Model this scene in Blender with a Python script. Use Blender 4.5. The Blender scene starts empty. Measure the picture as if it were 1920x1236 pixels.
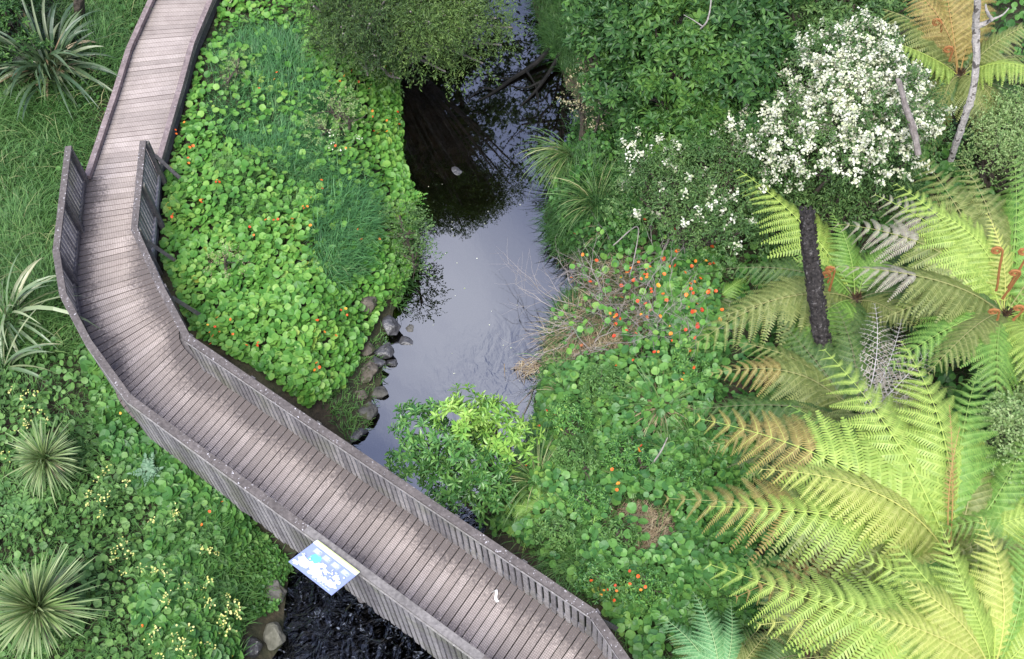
import bpy, bmesh, math, random
import numpy as np
from mathutils import Vector, Matrix, noise as mnoise

rng = np.random.default_rng(7)
random.seed(7)
sc = bpy.context.scene
COL = sc.collection
PI = math.pi
A_ = np.array

# ------------------------------------------------------------------ camera
F, NX, NY, CH = 2150.0, 1115.0, 2120.0, 17.3
PITCH = math.atan2(F, math.hypot(NX-960, NY-618))
ROLL = math.atan2(NX-960, NY-618)
CAM = A_([0, 0, CH])
cp, sp, cr, sr = math.cos(PITCH), math.sin(PITCH), math.cos(ROLL), math.sin(ROLL)

def rays(px, py):
    u = (np.asarray(px, float)-960)/F; v = (np.asarray(py, float)-618)/F
    u2 = u*cr-v*sr; v2 = u*sr+v*cr
    return np.stack([u2, cp-v2*sp, -sp-v2*cp], -1)

def at(px, py, z=0.0):
    """world point seen at a photograph position, at height z"""
    d = rays(px, py)
    t = (np.asarray(z, float)-CH)/d[..., 2]
    return CAM+d*t[..., None]

def V(px, py, z=0.0):
    return Vector(at(px, py, z))

cd = bpy.data.cameras.new('camera')
cam = bpy.data.objects.new('camera', cd); COL.objects.link(cam)
cd.sensor_fit = 'HORIZONTAL'; cd.sensor_width = 36; cd.lens = F/1920*36
cd.clip_start = 0.1; cd.clip_end = 500
def axis(u2, v2, w): return Vector((u2, w*cp-v2*sp, -w*sp-v2*cp))
xr = axis(cr, sr, 0); dn = axis(-sr, cr, 0); fw = axis(0, 0, 1)
m = Matrix.Identity(4)
for i in range(3):
    m[i][0] = xr[i]; m[i][1] = -dn[i]; m[i][2] = -fw[i]
m[2][3] = CH
cam.matrix_world = m
sc.camera = cam

# ------------------------------------------------------------------ materials
def newmat(name):
    mt = bpy.data.materials.new(name); mt.use_nodes = True
    nt = mt.node_tree; nt.nodes.clear()
    return mt, nt, nt.nodes, nt.links

def N(nt, typ, **kw):
    n = nt.nodes.new(typ)
    for k, v in kw.items():
        if k in n.inputs: n.inputs[k].default_value = v
        else: setattr(n, k, v)
    return n

def ramp(nt, src, stops, interp='LINEAR'):
    r = nt.nodes.new('ShaderNodeValToRGB'); r.color_ramp.interpolation = interp
    el = r.color_ramp.elements
    while len(el) < len(stops): el.new(0.5)
    for e, (p, c) in zip(el, stops):
        e.position = p; e.color = (*c, 1) if len(c) == 3 else c
    nt.links.new(src, r.inputs[0])
    return r.outputs[0]

def mix(nt, f, a, b, mode='MIX'):
    n = nt.nodes.new('ShaderNodeMix'); n.data_type = 'RGBA'; n.blend_type = mode
    for s, v in ((0, f), (6, a), (7, b)):
        if hasattr(v, 'default_value'): nt.links.new(v, n.inputs[s])
        elif s == 0: n.inputs[0].default_value = v
        else: n.inputs[s].default_value = (*v, 1)
    return n.outputs[2]

def math_(nt, op, a, b=None, c=None, clamp=False):
    n = nt.nodes.new('ShaderNodeMath'); n.operation = op; n.use_clamp = clamp
    for i, v in enumerate((a, b, c)):
        if v is None: continue
        if hasattr(v, 'default_value'): nt.links.new(v, n.inputs[i])
        else: n.inputs[i].default_value = v
    return n.outputs[0]

def noise_(nt, scale, detail=3, vec=None, rough=.55, dist=0):
    n = N(nt, 'ShaderNodeTexNoise', Scale=scale, Detail=detail, Roughness=rough, Distortion=dist)
    if vec is None:
        g = nt.nodes.new('ShaderNodeNewGeometry'); vec = g.outputs['Position']
    nt.links.new(vec, n.inputs['Vector'])
    return n.outputs[0]

LEAFM = {}
def leafmat(name, stops, rough=.5, trans=.35, patch=.35, pscale=.7, spec=.35):
    """stops: colours spread over the leaves one by one, shifted in patches a metre or two wide"""
    if name in LEAFM: return LEAFM[name]
    mt, nt, nd, lk = newmat(name)
    g = nd.new('ShaderNodeNewGeometry')
    pn = noise_(nt, pscale, 2)
    pr = math_(nt, 'MULTIPLY_ADD', pn, 2.5, -.75, True)
    f = math_(nt, 'MULTIPLY_ADD', g.outputs['Random Per Island'], 1-patch, math_(nt, 'MULTIPLY', pr, patch), True)
    c = ramp(nt, f, stops)
    b = N(nt, 'ShaderNodeBsdfPrincipled', Roughness=rough)
    b.inputs['Specular IOR Level'].default_value = spec
    lk.new(c, b.inputs['Base Color'])
    t = nd.new('ShaderNodeBsdfTranslucent')
    c2 = mix(nt, 1.0, c, (1.0, 1.0, .55), 'MULTIPLY'); trans *= .7
    lk.new(c2, t.inputs['Color'])
    mx = N(nt, 'ShaderNodeMixShader'); mx.inputs[0].default_value = trans
    lk.new(b.outputs[0], mx.inputs[1]); lk.new(t.outputs[0], mx.inputs[2])
    o = nd.new('ShaderNodeOutputMaterial'); lk.new(mx.outputs[0], o.inputs[0])
    LEAFM[name] = mt
    return mt

def plain(name, c1, c2, scale=8, rough=.8, bump=.3, spots=None, detail=5, spec=.3):
    mt, nt, nd, lk = newmat(name)
    n1 = noise_(nt, scale, detail)
    c = ramp(nt, n1, [(.3, c1), (.7, c2)])
    if spots:
        col, sc_, lo = spots
        n2 = noise_(nt, sc_, 4)
        f = ramp(nt, n2, [(lo, (0, 0, 0)), (lo+.05, (1, 1, 1))])
        c = mix(nt, f, c, col)
    b = N(nt, 'ShaderNodeBsdfPrincipled', Roughness=rough)
    b.inputs['Specular IOR Level'].default_value = spec
    lk.new(c, b.inputs['Base Color'])
    if bump:
        bp = N(nt, 'ShaderNodeBump', Strength=bump, Distance=.03)
        lk.new(noise_(nt, scale*3, 5), bp.inputs['Height']); lk.new(bp.outputs[0], b.inputs['Normal'])
    o = nd.new('ShaderNodeOutputMaterial'); lk.new(b.outputs[0], o.inputs[0])
    return mt

# ------------------------------------------------------------------ mesh helpers
class MB:
    """collects vertices and faces for ONE mesh object"""
    def __init__(s): s.v = []; s.f = {}; s.n = 0; s.mats = []; s.fm = {}
    def add(s, v, faces, mat=0):
        v = np.asarray(v, float).reshape(-1, 3)
        if len(v) == 0: return
        s.v.append(v)
        for fa in faces:
            fa = np.asarray(fa, int)
            if fa.size == 0: continue
            s.f.setdefault(fa.shape[1], []).append(fa+s.n)
            s.fm.setdefault(fa.shape[1], []).append(np.full(len(fa), mat))
        s.n += len(v)
    def mesh(s, name, mats, smooth=False, uv=None):
        me = bpy.data.meshes.new(name)
        v = np.concatenate(s.v) if s.v else np.zeros((0, 3))
        me.vertices.add(len(v)); me.vertices.foreach_set('co', v.ravel())
        li, ls, mi, st = [], [], [], 0
        for k, fl in s.f.items():
            a = np.concatenate(fl); li.append(a.ravel())
            ls.append(st+np.arange(len(a))*k); st += a.size
            mi.append(np.concatenate(s.fm[k]))
        li = np.concatenate(li); ls = np.concatenate(ls); mi = np.concatenate(mi)
        me.loops.add(len(li)); me.loops.foreach_set('vertex_index', li)
        me.polygons.add(len(ls)); me.polygons.foreach_set('loop_start', ls)
        me.update(calc_edges=True)
        for mm in (mats if isinstance(mats, (list, tuple)) else [mats]): me.materials.append(mm)
        me.polygons.foreach_set('material_index', mi)
        me.polygons.foreach_set('use_smooth', np.full(len(ls), smooth))
        if uv is not None:
            l = me.uv_layers.new(name='UVMap'); l.data.foreach_set('uv', uv[li].ravel())
        me.validate(); me.update()
        return me
    def obj(s, name, mats, parent=None, smooth=False, uv=None):
        o = bpy.data.objects.new(name, s.mesh(name, mats, smooth, uv)); COL.objects.link(o)
        if parent is not None:
            o.parent = parent
            o.matrix_parent_inverse = parent.matrix_world.inverted()
        return o

def tag(o, label=None, cat=None, group=None, kind=None):
    if label: o['label'] = label
    if cat: o['category'] = cat
    if group: o['group'] = group
    if kind: o['kind'] = kind
    return o

def thing(name, loc, label, cat, group=None, kind=None):
    o = bpy.data.objects.new(name, None); COL.objects.link(o)
    o.location = tuple(loc); o.matrix_world = Matrix.Translation(Vector(tuple(loc)))
    o.empty_display_size = .2
    return tag(o, label, cat, group, kind)

def nrm(a): return a/np.maximum(np.linalg.norm(a, axis=-1, keepdims=True), 1e-9)

def basis(d, n):
    y = nrm(d); x = nrm(np.cross(y, n)); z = np.cross(x, y)
    return np.stack([x, y, z], -1)

def inst(mb, tv, tf, pos, R, s, mat=0):
    """one copy of the template per row of pos"""
    n, k = len(pos), len(tv)
    if n == 0: return
    s = np.asarray(s, float)
    sv = tv[None]*(s[:, None, None] if s.ndim == 1 else s[:, None, :])
    v = np.einsum('nij,nkj->nki', R, sv)+pos[:, None]
    off = (np.arange(n)*k)[:, None, None]
    mb.add(v.reshape(-1, 3), [(np.asarray(f)[None]+off).reshape(-1, len(f[0])) for f in tf], mat)

def disc_t(k=9, cup=-.14):
    a = np.arange(k)/k*2*PI
    r = 1+.07*np.sin(a*5+1)
    v = np.vstack([[0, 0, cup], np.stack([np.cos(a)*r, np.sin(a)*r, .03*np.sin(3*a)], 1)])
    return v, [[(0, i+1, (i+1) % k+1) for i in range(k)]]
DISC = disc_t()
LEAF = (A_([[0, 0, 0], [-.5, .4, .06], [0, .42, -.02], [.5, .4, .06], [-.38, .72, .02], [.38, .72, .02], [0, 1, -.14]]),
        [[(0, 2, 1), (0, 3, 2), (4, 2, 6), (2, 5, 6)], [(1, 2, 4, 4)][:0] or [(1, 2, 4), (2, 3, 5)]])
LEAF = (LEAF[0], [[(0, 2, 1), (0, 3, 2), (1, 2, 4), (2, 3, 5), (4, 2, 6), (2, 5, 6)]])
LEAF4 = (A_([[0, 0, 0], [-.5, .5, .05], [0, 1, -.1], [.5, .5, .05]]), [[(0, 3, 2), (0, 2, 1)]])
PETAL = (A_([[0, 0, -.1], [.9, .3, .1], [.35, .95, .15], [-.5, .85, .1], [-.95, .1, .12], [-.5, -.85, .1], [.4, -.9, .15]]),
         [[(0, i+1, (i+1) % 6+1) for i in range(6)]])

def blades(mb, P, az, L, w, e0, bend, K=4, prof='grass', mat=0, twist=None, fold=0):
    """curved strips: elevation starts at e0 and falls by bend over the length"""
    n = len(P)
    if n == 0: return
    az, L, w, e0, bend = [np.broadcast_to(np.asarray(x, float), (n,)) for x in (az, L, w, e0, bend)]
    t = np.linspace(0, 1, K+1)
    el = e0[:, None]-bend[:, None]*(t[None]**1.3)
    st = (L/K)[:, None]
    dh = np.cos(el)*st; dz = np.sin(el)*st
    h = np.concatenate([np.zeros((n, 1)), np.cumsum((dh[:, :-1]+dh[:, 1:])/2, 1)], 1)
    z = np.concatenate([np.zeros((n, 1)), np.cumsum((dz[:, :-1]+dz[:, 1:])/2, 1)], 1)
    ca, sa = np.cos(az)[:, None], np.sin(az)[:, None]
    c = np.stack([P[:, 0:1]+h*ca, P[:, 1:2]+h*sa, P[:, 2:3]+z], -1)
    if prof == 'grass': wp = (1-t)**.6*.9+.1*(t < .99)
    elif prof == 'flax': wp = np.interp(t, [0, .35, .75, 1], [.6, 1, .7, .05])
    else: wp = np.interp(t, [0, .4, .8, 1], [.6, 1, .6, .05])
    tw = np.zeros(n) if twist is None else twist
    sx = np.stack([-np.sin(az)*np.cos(tw), np.cos(az)*np.cos(tw), np.sin(tw)], -1)
    off = sx[:, None]*(w[:, None]*wp[None])[..., None]*.5
    if fold:
        up = np.stack([-np.sin(el)*ca, -np.sin(el)*sa, np.cos(el)], -1)*(w[:, None]*wp[None])[..., None]*fold
        v = np.stack([c-off+up, c, c+off+up], 2).reshape(-1, 3)
        b = (np.arange(n)*(K+1)*3)[:, None]+np.arange(K)[None]*3
        b = b.reshape(-1, 1)
        mb.add(v, [np.concatenate([b+A_([[0, 1, 4, 3]]), b+A_([[1, 2, 5, 4]])])], mat)
    else:
        v = np.stack([c-off, c+off], 2).reshape(-1, 3)
        b = (np.arange(n)*(K+1)*2)[:, None]+np.arange(K)[None]*2
        b = b.reshape(-1, 1)
        mb.add(v, [b+A_([[0, 1, 3, 2]])], mat)

def tube(mb, pts, rad, n=7, mat=0, wob=0, cap=True):
    pts = np.asarray(pts, float); k = len(pts)
    rad = np.broadcast_to(np.asarray(rad, float), (k,))
    tg = nrm(np.gradient(pts, axis=0))
    ref = A_([0.03, 1, .02]) if abs(tg[0, 1]) < .8 else A_([1, .02, .03])
    x = nrm(np.cross(tg, ref)); y = np.cross(tg, x)
    a = np.arange(n)/n*2*PI
    rr = rad[:, None]*(1+wob*rng.standard_normal((k, n)))
    v = pts[:, None]+(x[:, None]*np.cos(a)[None, :, None]+y[:, None]*np.sin(a)[None, :, None])*rr[..., None]
    f = [(i*n+j, i*n+(j+1) % n, (i+1)*n+(j+1) % n, (i+1)*n+j) for i in range(k-1) for j in range(n)]
    vv = v.reshape(-1, 3); fs = [f]
    if cap:
        vv = np.vstack([vv, pts[-1:], pts[:1]])
        e = k*n
        fs.append([((k-1)*n+j, (k-1)*n+(j+1) % n, e) for j in range(n)]+[((j+1) % n, j, e+1) for j in range(n)])
    mb.add(vv, fs, mat)

def smooth_path(pts, per=5):
    """Catmull-Rom through the points"""
    P = np.asarray(pts, float)
    Q = np.vstack([2*P[0]-P[1], P, 2*P[-1]-P[-2]])
    out = []
    for i in range(1, len(Q)-2):
        for t in np.linspace(0, 1, per, endpoint=False):
            a, b, c, d = Q[i-1:i+3]
            out.append(.5*((2*b)+(c-a)*t+(2*a-5*b+4*c-d)*t*t+(3*b-a-3*c+d)*t**3))
    out.append(P[-1])
    return A_(out)

def box(mb, c, ax, ay, az, mat=0):
    """box from a centre and three half-axis vectors"""
    c, ax, ay, az = [np.asarray(q, float) for q in (c, ax, ay, az)]
    v = [c+sx*ax+sy*ay+sz*az for sz in (-1, 1) for sy in (-1, 1) for sx in (-1, 1)]
    mb.add(v, [[(0, 2, 3, 1), (4, 5, 7, 6), (0, 1, 5, 4), (2, 6, 7, 3), (0, 4, 6, 2), (1, 3, 7, 5)]], mat)

def twig(mb, p, d, L, r, depth, spread=.6, mat=0, tips=None, n=5, kids=3):
    d = d/np.linalg.norm(d)
    k = 5; pts = [p]; dd = d.copy()
    for i in range(k):
        dd = dd+rng.normal(0, .16, 3); dd /= np.linalg.norm(dd)
        pts.append(pts[-1]+dd*L/k)
    pts = A_(pts)
    tube(mb, pts, np.linspace(r, r*.5, k+1), n, mat, cap=False)
    if tips is not None: tips.append((pts[-1], dd))
    if depth > 0:
        for j in range(kids):
            q = pts[rng.integers(2, k+1)]
            nd = dd+rng.normal(0, spread, 3)
            twig(mb, q, nd, L*rng.uniform(.5, .8), r*.5, depth-1, spread, mat, tips, max(3, n-1), kids)

def in_poly(x, y, poly):
    P = np.asarray(poly, float); x = np.asarray(x); y = np.asarray(y)
    r = np.zeros(x.shape, bool); j = len(P)-1
    for i in range(len(P)):
        c = ((P[i, 1] > y) != (P[j, 1] > y))
        with np.errstate(divide='ignore', invalid='ignore'):
            r ^= c & (x < (P[j, 0]-P[i, 0])*(y-P[i, 1])/(P[j, 1]-P[i, 1])+P[i, 0])
        j = i
    return r

def seg_dist(x, y, poly, closed=True):
    P = np.asarray(poly, float)[:, :2]; Q = np.roll(P, -1, 0)
    if not closed: P, Q = P[:-1], P[1:]
    D = np.full(x.shape, 1e9)
    for a, b in zip(P, Q):
        ab = b-a; t = np.clip(((x-a[0])*ab[0]+(y-a[1])*ab[1])/max(ab@ab, 1e-9), 0, 1)
        D = np.minimum(D, np.hypot(x-a[0]-t*ab[0], y-a[1]-t*ab[1]))
    return D

def vnoise(x, y, s, seed=0):
    """cheap smooth value noise on arrays, about -1..1"""
    tot = 0
    r = np.random.default_rng(seed)
    for k in range(6):
        a = r.uniform(0, 2*PI); fq = s*r.uniform(.6, 1.7); ph = r.uniform(0, 2*PI)
        a2 = a+r.uniform(1, 2); ph2 = r.uniform(0, 2*PI)
        tot = tot+np.sin((x*math.cos(a)+y*math.sin(a))*fq+ph)*np.sin((x*math.cos(a2)+y*math.sin(a2))*fq*1.3+ph2)
    return tot/3

# ------------------------------------------------------------------ boardwalk course (needed by the ground)
PAIRS = [((330, -80, .05), (428, -78, .05)), ((290, 0, .05), (397, -3, .05)), ((240, 97, .05), (366, 85, .05)), ((213, 180, .05), (346, 163, .05)),
         ((167, 340, .0), (297, 325, .0)), ((105, 470, 1.05), (252, 430, 1.05)), ((118, 550, 1.05), (275, 487, 1.05)),
         ((165, 640, 1.05), (302, 540, 1.05)), ((240, 745, 1.05), (350, 632, 1.05)), ((707, 1084, 1.05), (813, 943, 1.05)),
         ((905, 1234, 1.05), (1010, 1080, 1.05)), ((1000, 1306, 1.05), (1112, 1150, 1.05)), ((1078, 1400, 1.05), (1190, 1262, 1.05)),
         ((1150, 1530, 1.05), (1262, 1385, 1.05)), ((1280, 1800, 1.05), (1392, 1655, 1.05))]
OUT = A_([at(*a) for a, b in PAIRS])[:, :2]; INN = A_([at(*b) for a, b in PAIRS])[:, :2]
for i in range(len(OUT)):            # one deck width all along
    c = (OUT[i]+INN[i])/2; d = nrm(INN[i]-OUT[i]); OUT[i] = c-d*.77; INN[i] = c+d*.77
MID = (OUT+INN)/2

# ------------------------------------------------------------------ ground
ZW = -1.55
wl = [(700, -160), (735, -60), (742, 60), (742, 130), (748, 220), (750, 300), (770, 360), (778, 430), (778, 500), (752, 560), (728, 625), (722, 690), (702, 745), (690, 800), (655, 835),
      (600, 930), (545, 1050), (530, 1110), (530, 1180), (520, 1260), (480, 1400)]
wr = [(960, 1400), (850, 1290), (800, 1215), (800, 1140), (850, 1060), (905, 1000), (930, 940), (965, 870), (1000, 790), (1012, 720), (1026, 690), (1022, 640), (1046, 585), (1088, 545), (1092, 505), (1050, 462), (1024, 415),
      (1030, 370), (1052, 300), (1080, 235), (1080, 190), (1050, 140), (1020, 70), (995, 0), (985, -60), (980, -160)]
WATER = A_([at(x, y, ZW) for x, y in wl+wr])[:, :2]
YB = float(at(960, 1236, ZW)[1]); YT = float(at(960, 0, ZW)[1])
GX = np.arange(-19, 21.01, .22); GY = np.arange(YB-5.5, YT+14, .22)
gx, gy = np.meshgrid(GX, GY)
inside = in_poly(gx, gy, WATER); D = seg_dist(gx, gy, WATER)
sd = np.where(inside, -D, D)
right = gx > np.interp(gy, WATER[:len(wl)][::-1][:, 1], WATER[:len(wl)][::-1][:, 0])+1.5
ss = lambda t: np.clip(t, 0, 1)**2*(3-2*np.clip(t, 0, 1))
h = np.where(sd < 0, ZW-.12-.4*ss(-sd/1.1),
             ZW+.06+np.where(right, .75*ss(sd/1.0)+.16*np.clip(sd-.5, 0, 6), 1.05*ss(sd/1.3)+.02*sd))
h += (.07*vnoise(gx, gy, 1.3, 1)+.04*vnoise(gx, gy, 3.1, 2))*np.where(sd > .2, 1, .5)
dw = seg_dist(gx, gy, MID, False)
h = np.where(dw < 1.3, np.minimum(h, -.36), np.where(dw < 2.5, np.minimum(h, -.36+(dw-1.3)*.6), h))
top = (gy > MID[4, 1]) & (dw < 3)
h = np.where(top & (dw < 1.3), np.minimum(h, -.28), h)

def ground(x, y):
    fx = np.clip((np.asarray(x)-GX[0])/.22, 0, len(GX)-1.001); fy = np.clip((np.asarray(y)-GY[0])/.22, 0, len(GY)-1.001)
    i = fx.astype(int); j = fy.astype(int); a = fx-i; b = fy-j
    return h[j, i]*(1-a)*(1-b)+h[j, i+1]*a*(1-b)+h[j+1, i]*(1-a)*b+h[j+1, i+1]*a*b

def onground(px, py, dz=0.0):
    z = np.full(np.shape(px), -.4)
    for _ in range(6):
        P = at(px, py, z+dz); z = .5*z+.5*ground(P[..., 0], P[..., 1])
    P = at(px, py, z+dz); P[..., 2] = ground(P[..., 0], P[..., 1])
    return P

def scatter(poly, n, dz=0.0, seed=None):
    """n spots spread over a region outlined on the photograph, dropped on the ground"""
    P = A_(poly, float); lo, hi = P.min(0), P.max(0); xs, ys = [], []; tot = 0
    r = rng if seed is None else np.random.default_rng(seed)
    while tot < n:
        x = r.uniform(lo[0], hi[0], n); y = r.uniform(lo[1], hi[1], n); k = in_poly(x, y, P)
        xs.append(x[k]); ys.append(y[k]); tot += k.sum()
    x = np.concatenate(xs)[:n]; y = np.concatenate(ys)[:n]
    return onground(x, y, dz), x, y

def offdeck(P, d=.86):
    k = seg_dist(P[:, 0], P[:, 1], MID, False) > d
    return k & (seg_sd(P[:, 0], P[:, 1]) > -.05)
def seg_sd(x, y):
    return np.where(in_poly(x, y, WATER), -1, 1)*seg_dist(x, y, WATER)

gm, nt, nd, lk = newmat('soil')
n1 = noise_(nt, 1.1, 5); n2 = noise_(nt, 9, 5)
c = ramp(nt, n1, [(.35, (.035, .026, .016)), (.55, (.03, .045, .014)), (.7, (.05, .04, .022))])
c = mix(nt, .55, c, ramp(nt, n2, [(.3, (.012, .010, .007)), (.7, (.075, .06, .035))]))
b = N(nt, 'ShaderNodeBsdfPrincipled', Roughness=.95); lk.new(c, b.inputs['Base Color'])
bp = N(nt, 'ShaderNodeBump', Strength=.6, Distance=.06); lk.new(noise_(nt, 14, 6), bp.inputs['Height']); lk.new(bp.outputs[0], b.inputs['Normal'])
o = nd.new('ShaderNodeOutputMaterial'); lk.new(b.outputs[0], o.inputs[0])
mb = MB(); ny, nx = gx.shape
# a wide apron takes the sheet out to the horizon
idx = (np.arange(ny-1)[:, None]*nx+np.arange(nx-1)[None]).reshape(-1, 1)
mb.add(np.stack([gx, gy, h], -1).reshape(-1, 3), [idx+A_([[0, 1, nx+1, nx]])])
ring = [np.arange(nx), np.arange(ny)*nx+nx-1, (np.arange(nx)+(ny-1)*nx)[::-1], (np.arange(ny)*nx)[::-1]]
loop = np.concatenate([r[:-1] for r in ring])
vin = mb.v[0][loop]; vo = vin.copy(); cen = A_([1, (YB+YT)/2, 0]); vo[:, :2] = cen[:2]+(vin[:, :2]-cen[:2])*9; vo[:, 2] = np.where(vin[:, 2] < -1.2, -2, .3)
k = len(loop); ii = np.arange(k)
mb.add(np.vstack([vin, vo]), [np.stack([ii, (ii+1) % k, k+(ii+1) % k, k+ii], 1)])
tag(mb.obj('ground', gm, None, True), kind='structure')

# ------------------------------------------------------------------ water
wm, nt, nd, lk = newmat('stream_water')
g = nd.new('ShaderNodeNewGeometry'); sx = nd.new('ShaderNodeSeparateXYZ'); lk.new(g.outputs['Position'], sx.inputs[0])
YR = float(at(640, 1020, ZW)[1])
rap = math_(nt, 'SUBTRACT', 1, math_(nt, 'MULTIPLY_ADD', sx.outputs[1], 1/.8, -YR/.8, True), None, True)   # fast water below the boardwalk
e1 = at(930, 700, ZW)
vd = nd.new('ShaderNodeVectorMath'); vd.operation = 'DISTANCE'; vd.inputs[1].default_value = tuple(e1); lk.new(g.outputs['Position'], vd.inputs[0])
edd = math_(nt, 'SUBTRACT', 1, math_(nt, 'DIVIDE', vd.outputs['Value'], 1.5), None, True)
mp = N(nt, 'ShaderNodeMapping'); mp.inputs['Scale'].default_value = (1, .55, 1); mp.inputs['Rotation'].default_value = (0, 0, .5); lk.new(g.outputs['Position'], mp.inputs['Vector'])
fine = noise_(nt, 5, 3, mp.outputs[0], .5, .4); chop = noise_(nt, 4.2, 5, None, .5, 1.2)
amp = math_(nt, 'MULTIPLY_ADD', edd, .07, .0025)
hgt = math_(nt, 'ADD', math_(nt, 'MULTIPLY', fine, amp), math_(nt, 'MULTIPLY', chop, math_(nt, 'MULTIPLY', rap, .36)))
bp = N(nt, 'ShaderNodeBump', Strength=.9, Distance=.22); lk.new(hgt, bp.inputs['Height'])
gl = N(nt, 'ShaderNodeBsdfGlossy', Roughness=.02); gl.inputs['Color'].default_value = (.93, .95, 1, 1); lk.new(bp.outputs[0], gl.inputs['Normal'])
tr = N(nt, 'ShaderNodeBsdfTransparent'); lk.new(mix(nt, rap, (.19, .175, .15), (.05, .055, .065)), tr.inputs['Color'])
mx = N(nt, 'ShaderNodeMixShader')
lw = N(nt, 'ShaderNodeLayerWeight', Blend=.5); lk.new(bp.outputs[0], lw.inputs['Normal'])
rf = math_(nt, 'MULTIPLY', math_(nt, 'POWER', math_(nt, 'MULTIPLY_ADD', lw.outputs['Facing'], 2.0, -.10, True), 1.35), .95)
mm = nd.new('ShaderNodeMix'); lk.new(rap, mm.inputs[0]); mm.inputs[2].default_value = .19; lk.new(rf, mm.inputs[3]); lk.new(mm.outputs[0], mx.inputs[0]); lk.new(tr.outputs[0], mx.inputs[1]); lk.new(gl.outputs[0], mx.inputs[2])
fo_ = math_(nt, 'MULTIPLY', ramp(nt, noise_(nt, 6.5, 6, None, .62, 1.8), [(.60, (0, 0, 0)), (.70, (1, 1, 1))]), math_(nt, 'MULTIPLY', rap, .55))
fd = N(nt, 'ShaderNodeBsdfDiffuse'); fd.inputs['Color'].default_value = (.26, .29, .36, 1)
m2 = N(nt, 'ShaderNodeMixShader'); lk.new(fo_, m2.inputs[0]); lk.new(mx.outputs[0], m2.inputs[1]); lk.new(fd.outputs[0], m2.inputs[2])
o = nd.new('ShaderNodeOutputMaterial'); lk.new(m2.outputs[0], o.inputs[0])
mb = MB()
wx = np.arange(WATER[:, 0].min()-1.2, WATER[:, 0].max()+1.3, .4); wy = np.arange(WATER[:, 1].min()-1.2, WATER[:, 1].max()+1.3, .4); X, Y = np.meshgrid(wx, wy)
cx = (X[:-1, :-1]+X[1:, 1:])/2; cy = (Y[:-1, :-1]+Y[1:, 1:])/2
keep = (in_poly(cx, cy, WATER) | (seg_dist(cx, cy, WATER) < 1.0)).ravel()
idx = (np.arange(len(wy)-1)[:, None]*len(wx)+np.arange(len(wx)-1)[None]).reshape(-1, 1)[keep]
mb.add(np.stack([X, Y, np.full_like(X, ZW)], -1).reshape(-1, 3), [idx+A_([[0, 1, len(wx)+1, len(wx)]])])
tag(mb.obj('water', wm), kind='structure')

# ------------------------------------------------------------------ wood
def woodmat(name, c1, c2, c3, lichen=0.0, green=0.0):
    mt, nt, nd, lk = newmat(name)
    g = nd.new('ShaderNodeNewGeometry')
    base = ramp(nt, g.outputs['Random Per Island'], [(0, c1), (.5, c2), (1, c3)])
    n1 = noise_(nt, 16, 6); base = mix(nt, .6, base, ramp(nt, n1, [(.3, (.35, .33, .34)), (.7, (1.25, 1.22, 1.2))]), 'MULTIPLY')
    n3 = noise_(nt, 2.2, 4); base = mix(nt, .5, base, ramp(nt, n3, [(.3, (.55, .55, .55)), (.65, (1.2, 1.2, 1.2))]), 'MULTIPLY')
    if green:
        base = mix(nt, math_(nt, 'MULTIPLY', ramp(nt, noise_(nt, 1.1, 3), [(.5, (0, 0, 0)), (.62, (1, 1, 1))]), green), base, (.10, .11, .05))
    if lichen:
        f = ramp(nt, noise_(nt, 17, 5, None, .7), [(.60, (0, 0, 0)), (.66, (1, 1, 1))])
        f2 = ramp(nt, noise_(nt, 1.5, 4, None, .6), [(.42, (0, 0, 0)), (.60, (1, 1, 1))])
        f3 = ramp(nt, noise_(nt, 30, 3), [(.70, (0, 0, 0)), (.74, (1, 1, 1))])
        f = math_(nt, 'MAXIMUM', math_(nt, 'MULTIPLY', math_(nt, 'MULTIPLY_ADD', f2, 1.4, .22, True), f), f3)
        base = mix(nt, math_(nt, 'MULTIPLY', f, lichen), base, (.58, .56, .57))
    b = N(nt, 'ShaderNodeBsdfPrincipled', Roughness=.85); b.inputs['Specular IOR Level'].default_value = .25
    lk.new(base, b.inputs['Base Color'])
    bp = N(nt, 'ShaderNodeBump', Strength=.35, Distance=.01); lk.new(n1, bp.inputs['Height']); lk.new(bp.outputs[0], b.inputs['Normal'])
    o = nd.new('ShaderNodeOutputMaterial'); lk.new(b.outputs[0], o.inputs[0])
    return mt
W_CAP = woodmat('weathered_cap_timber', (.082, .072, .066), (.118, .104, .097), (.15, .134, .125), 1.0)
W_CAPW = woodmat('lichen_white_timber', (.36, .34, .35), (.46, .44, .45), (.40, .38, .38), .6)
W_CAPG = woodmat('newer_grey_timber', (.16, .15, .14), (.19, .18, .17), (.20, .18, .17), .15)
W_PAL = woodmat('grey_paling_timber', (.17, .16, .165), (.26, .25, .25), (.34, .325, .32), .15, .45)
W_LEDGE = woodmat('pale_ledge_timber', (.22, .21, .21), (.28, .27, .27), (.33, .32, .315), .7, .2)
W_RAIL = woodmat('dark_rail_timber', (.10, .09, .09), (.13, .12, .12), (.16, .15, .15), .3, .2)
W_POST = woodmat('post_timber', (.10, .09, .09), (.15, .14, .14), (.13, .12, .12), .2, .3)
W_KERB = woodmat('kerb_timber', (.19, .155, .15), (.23, .185, .18), (.21, .17, .165), .5)

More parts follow.
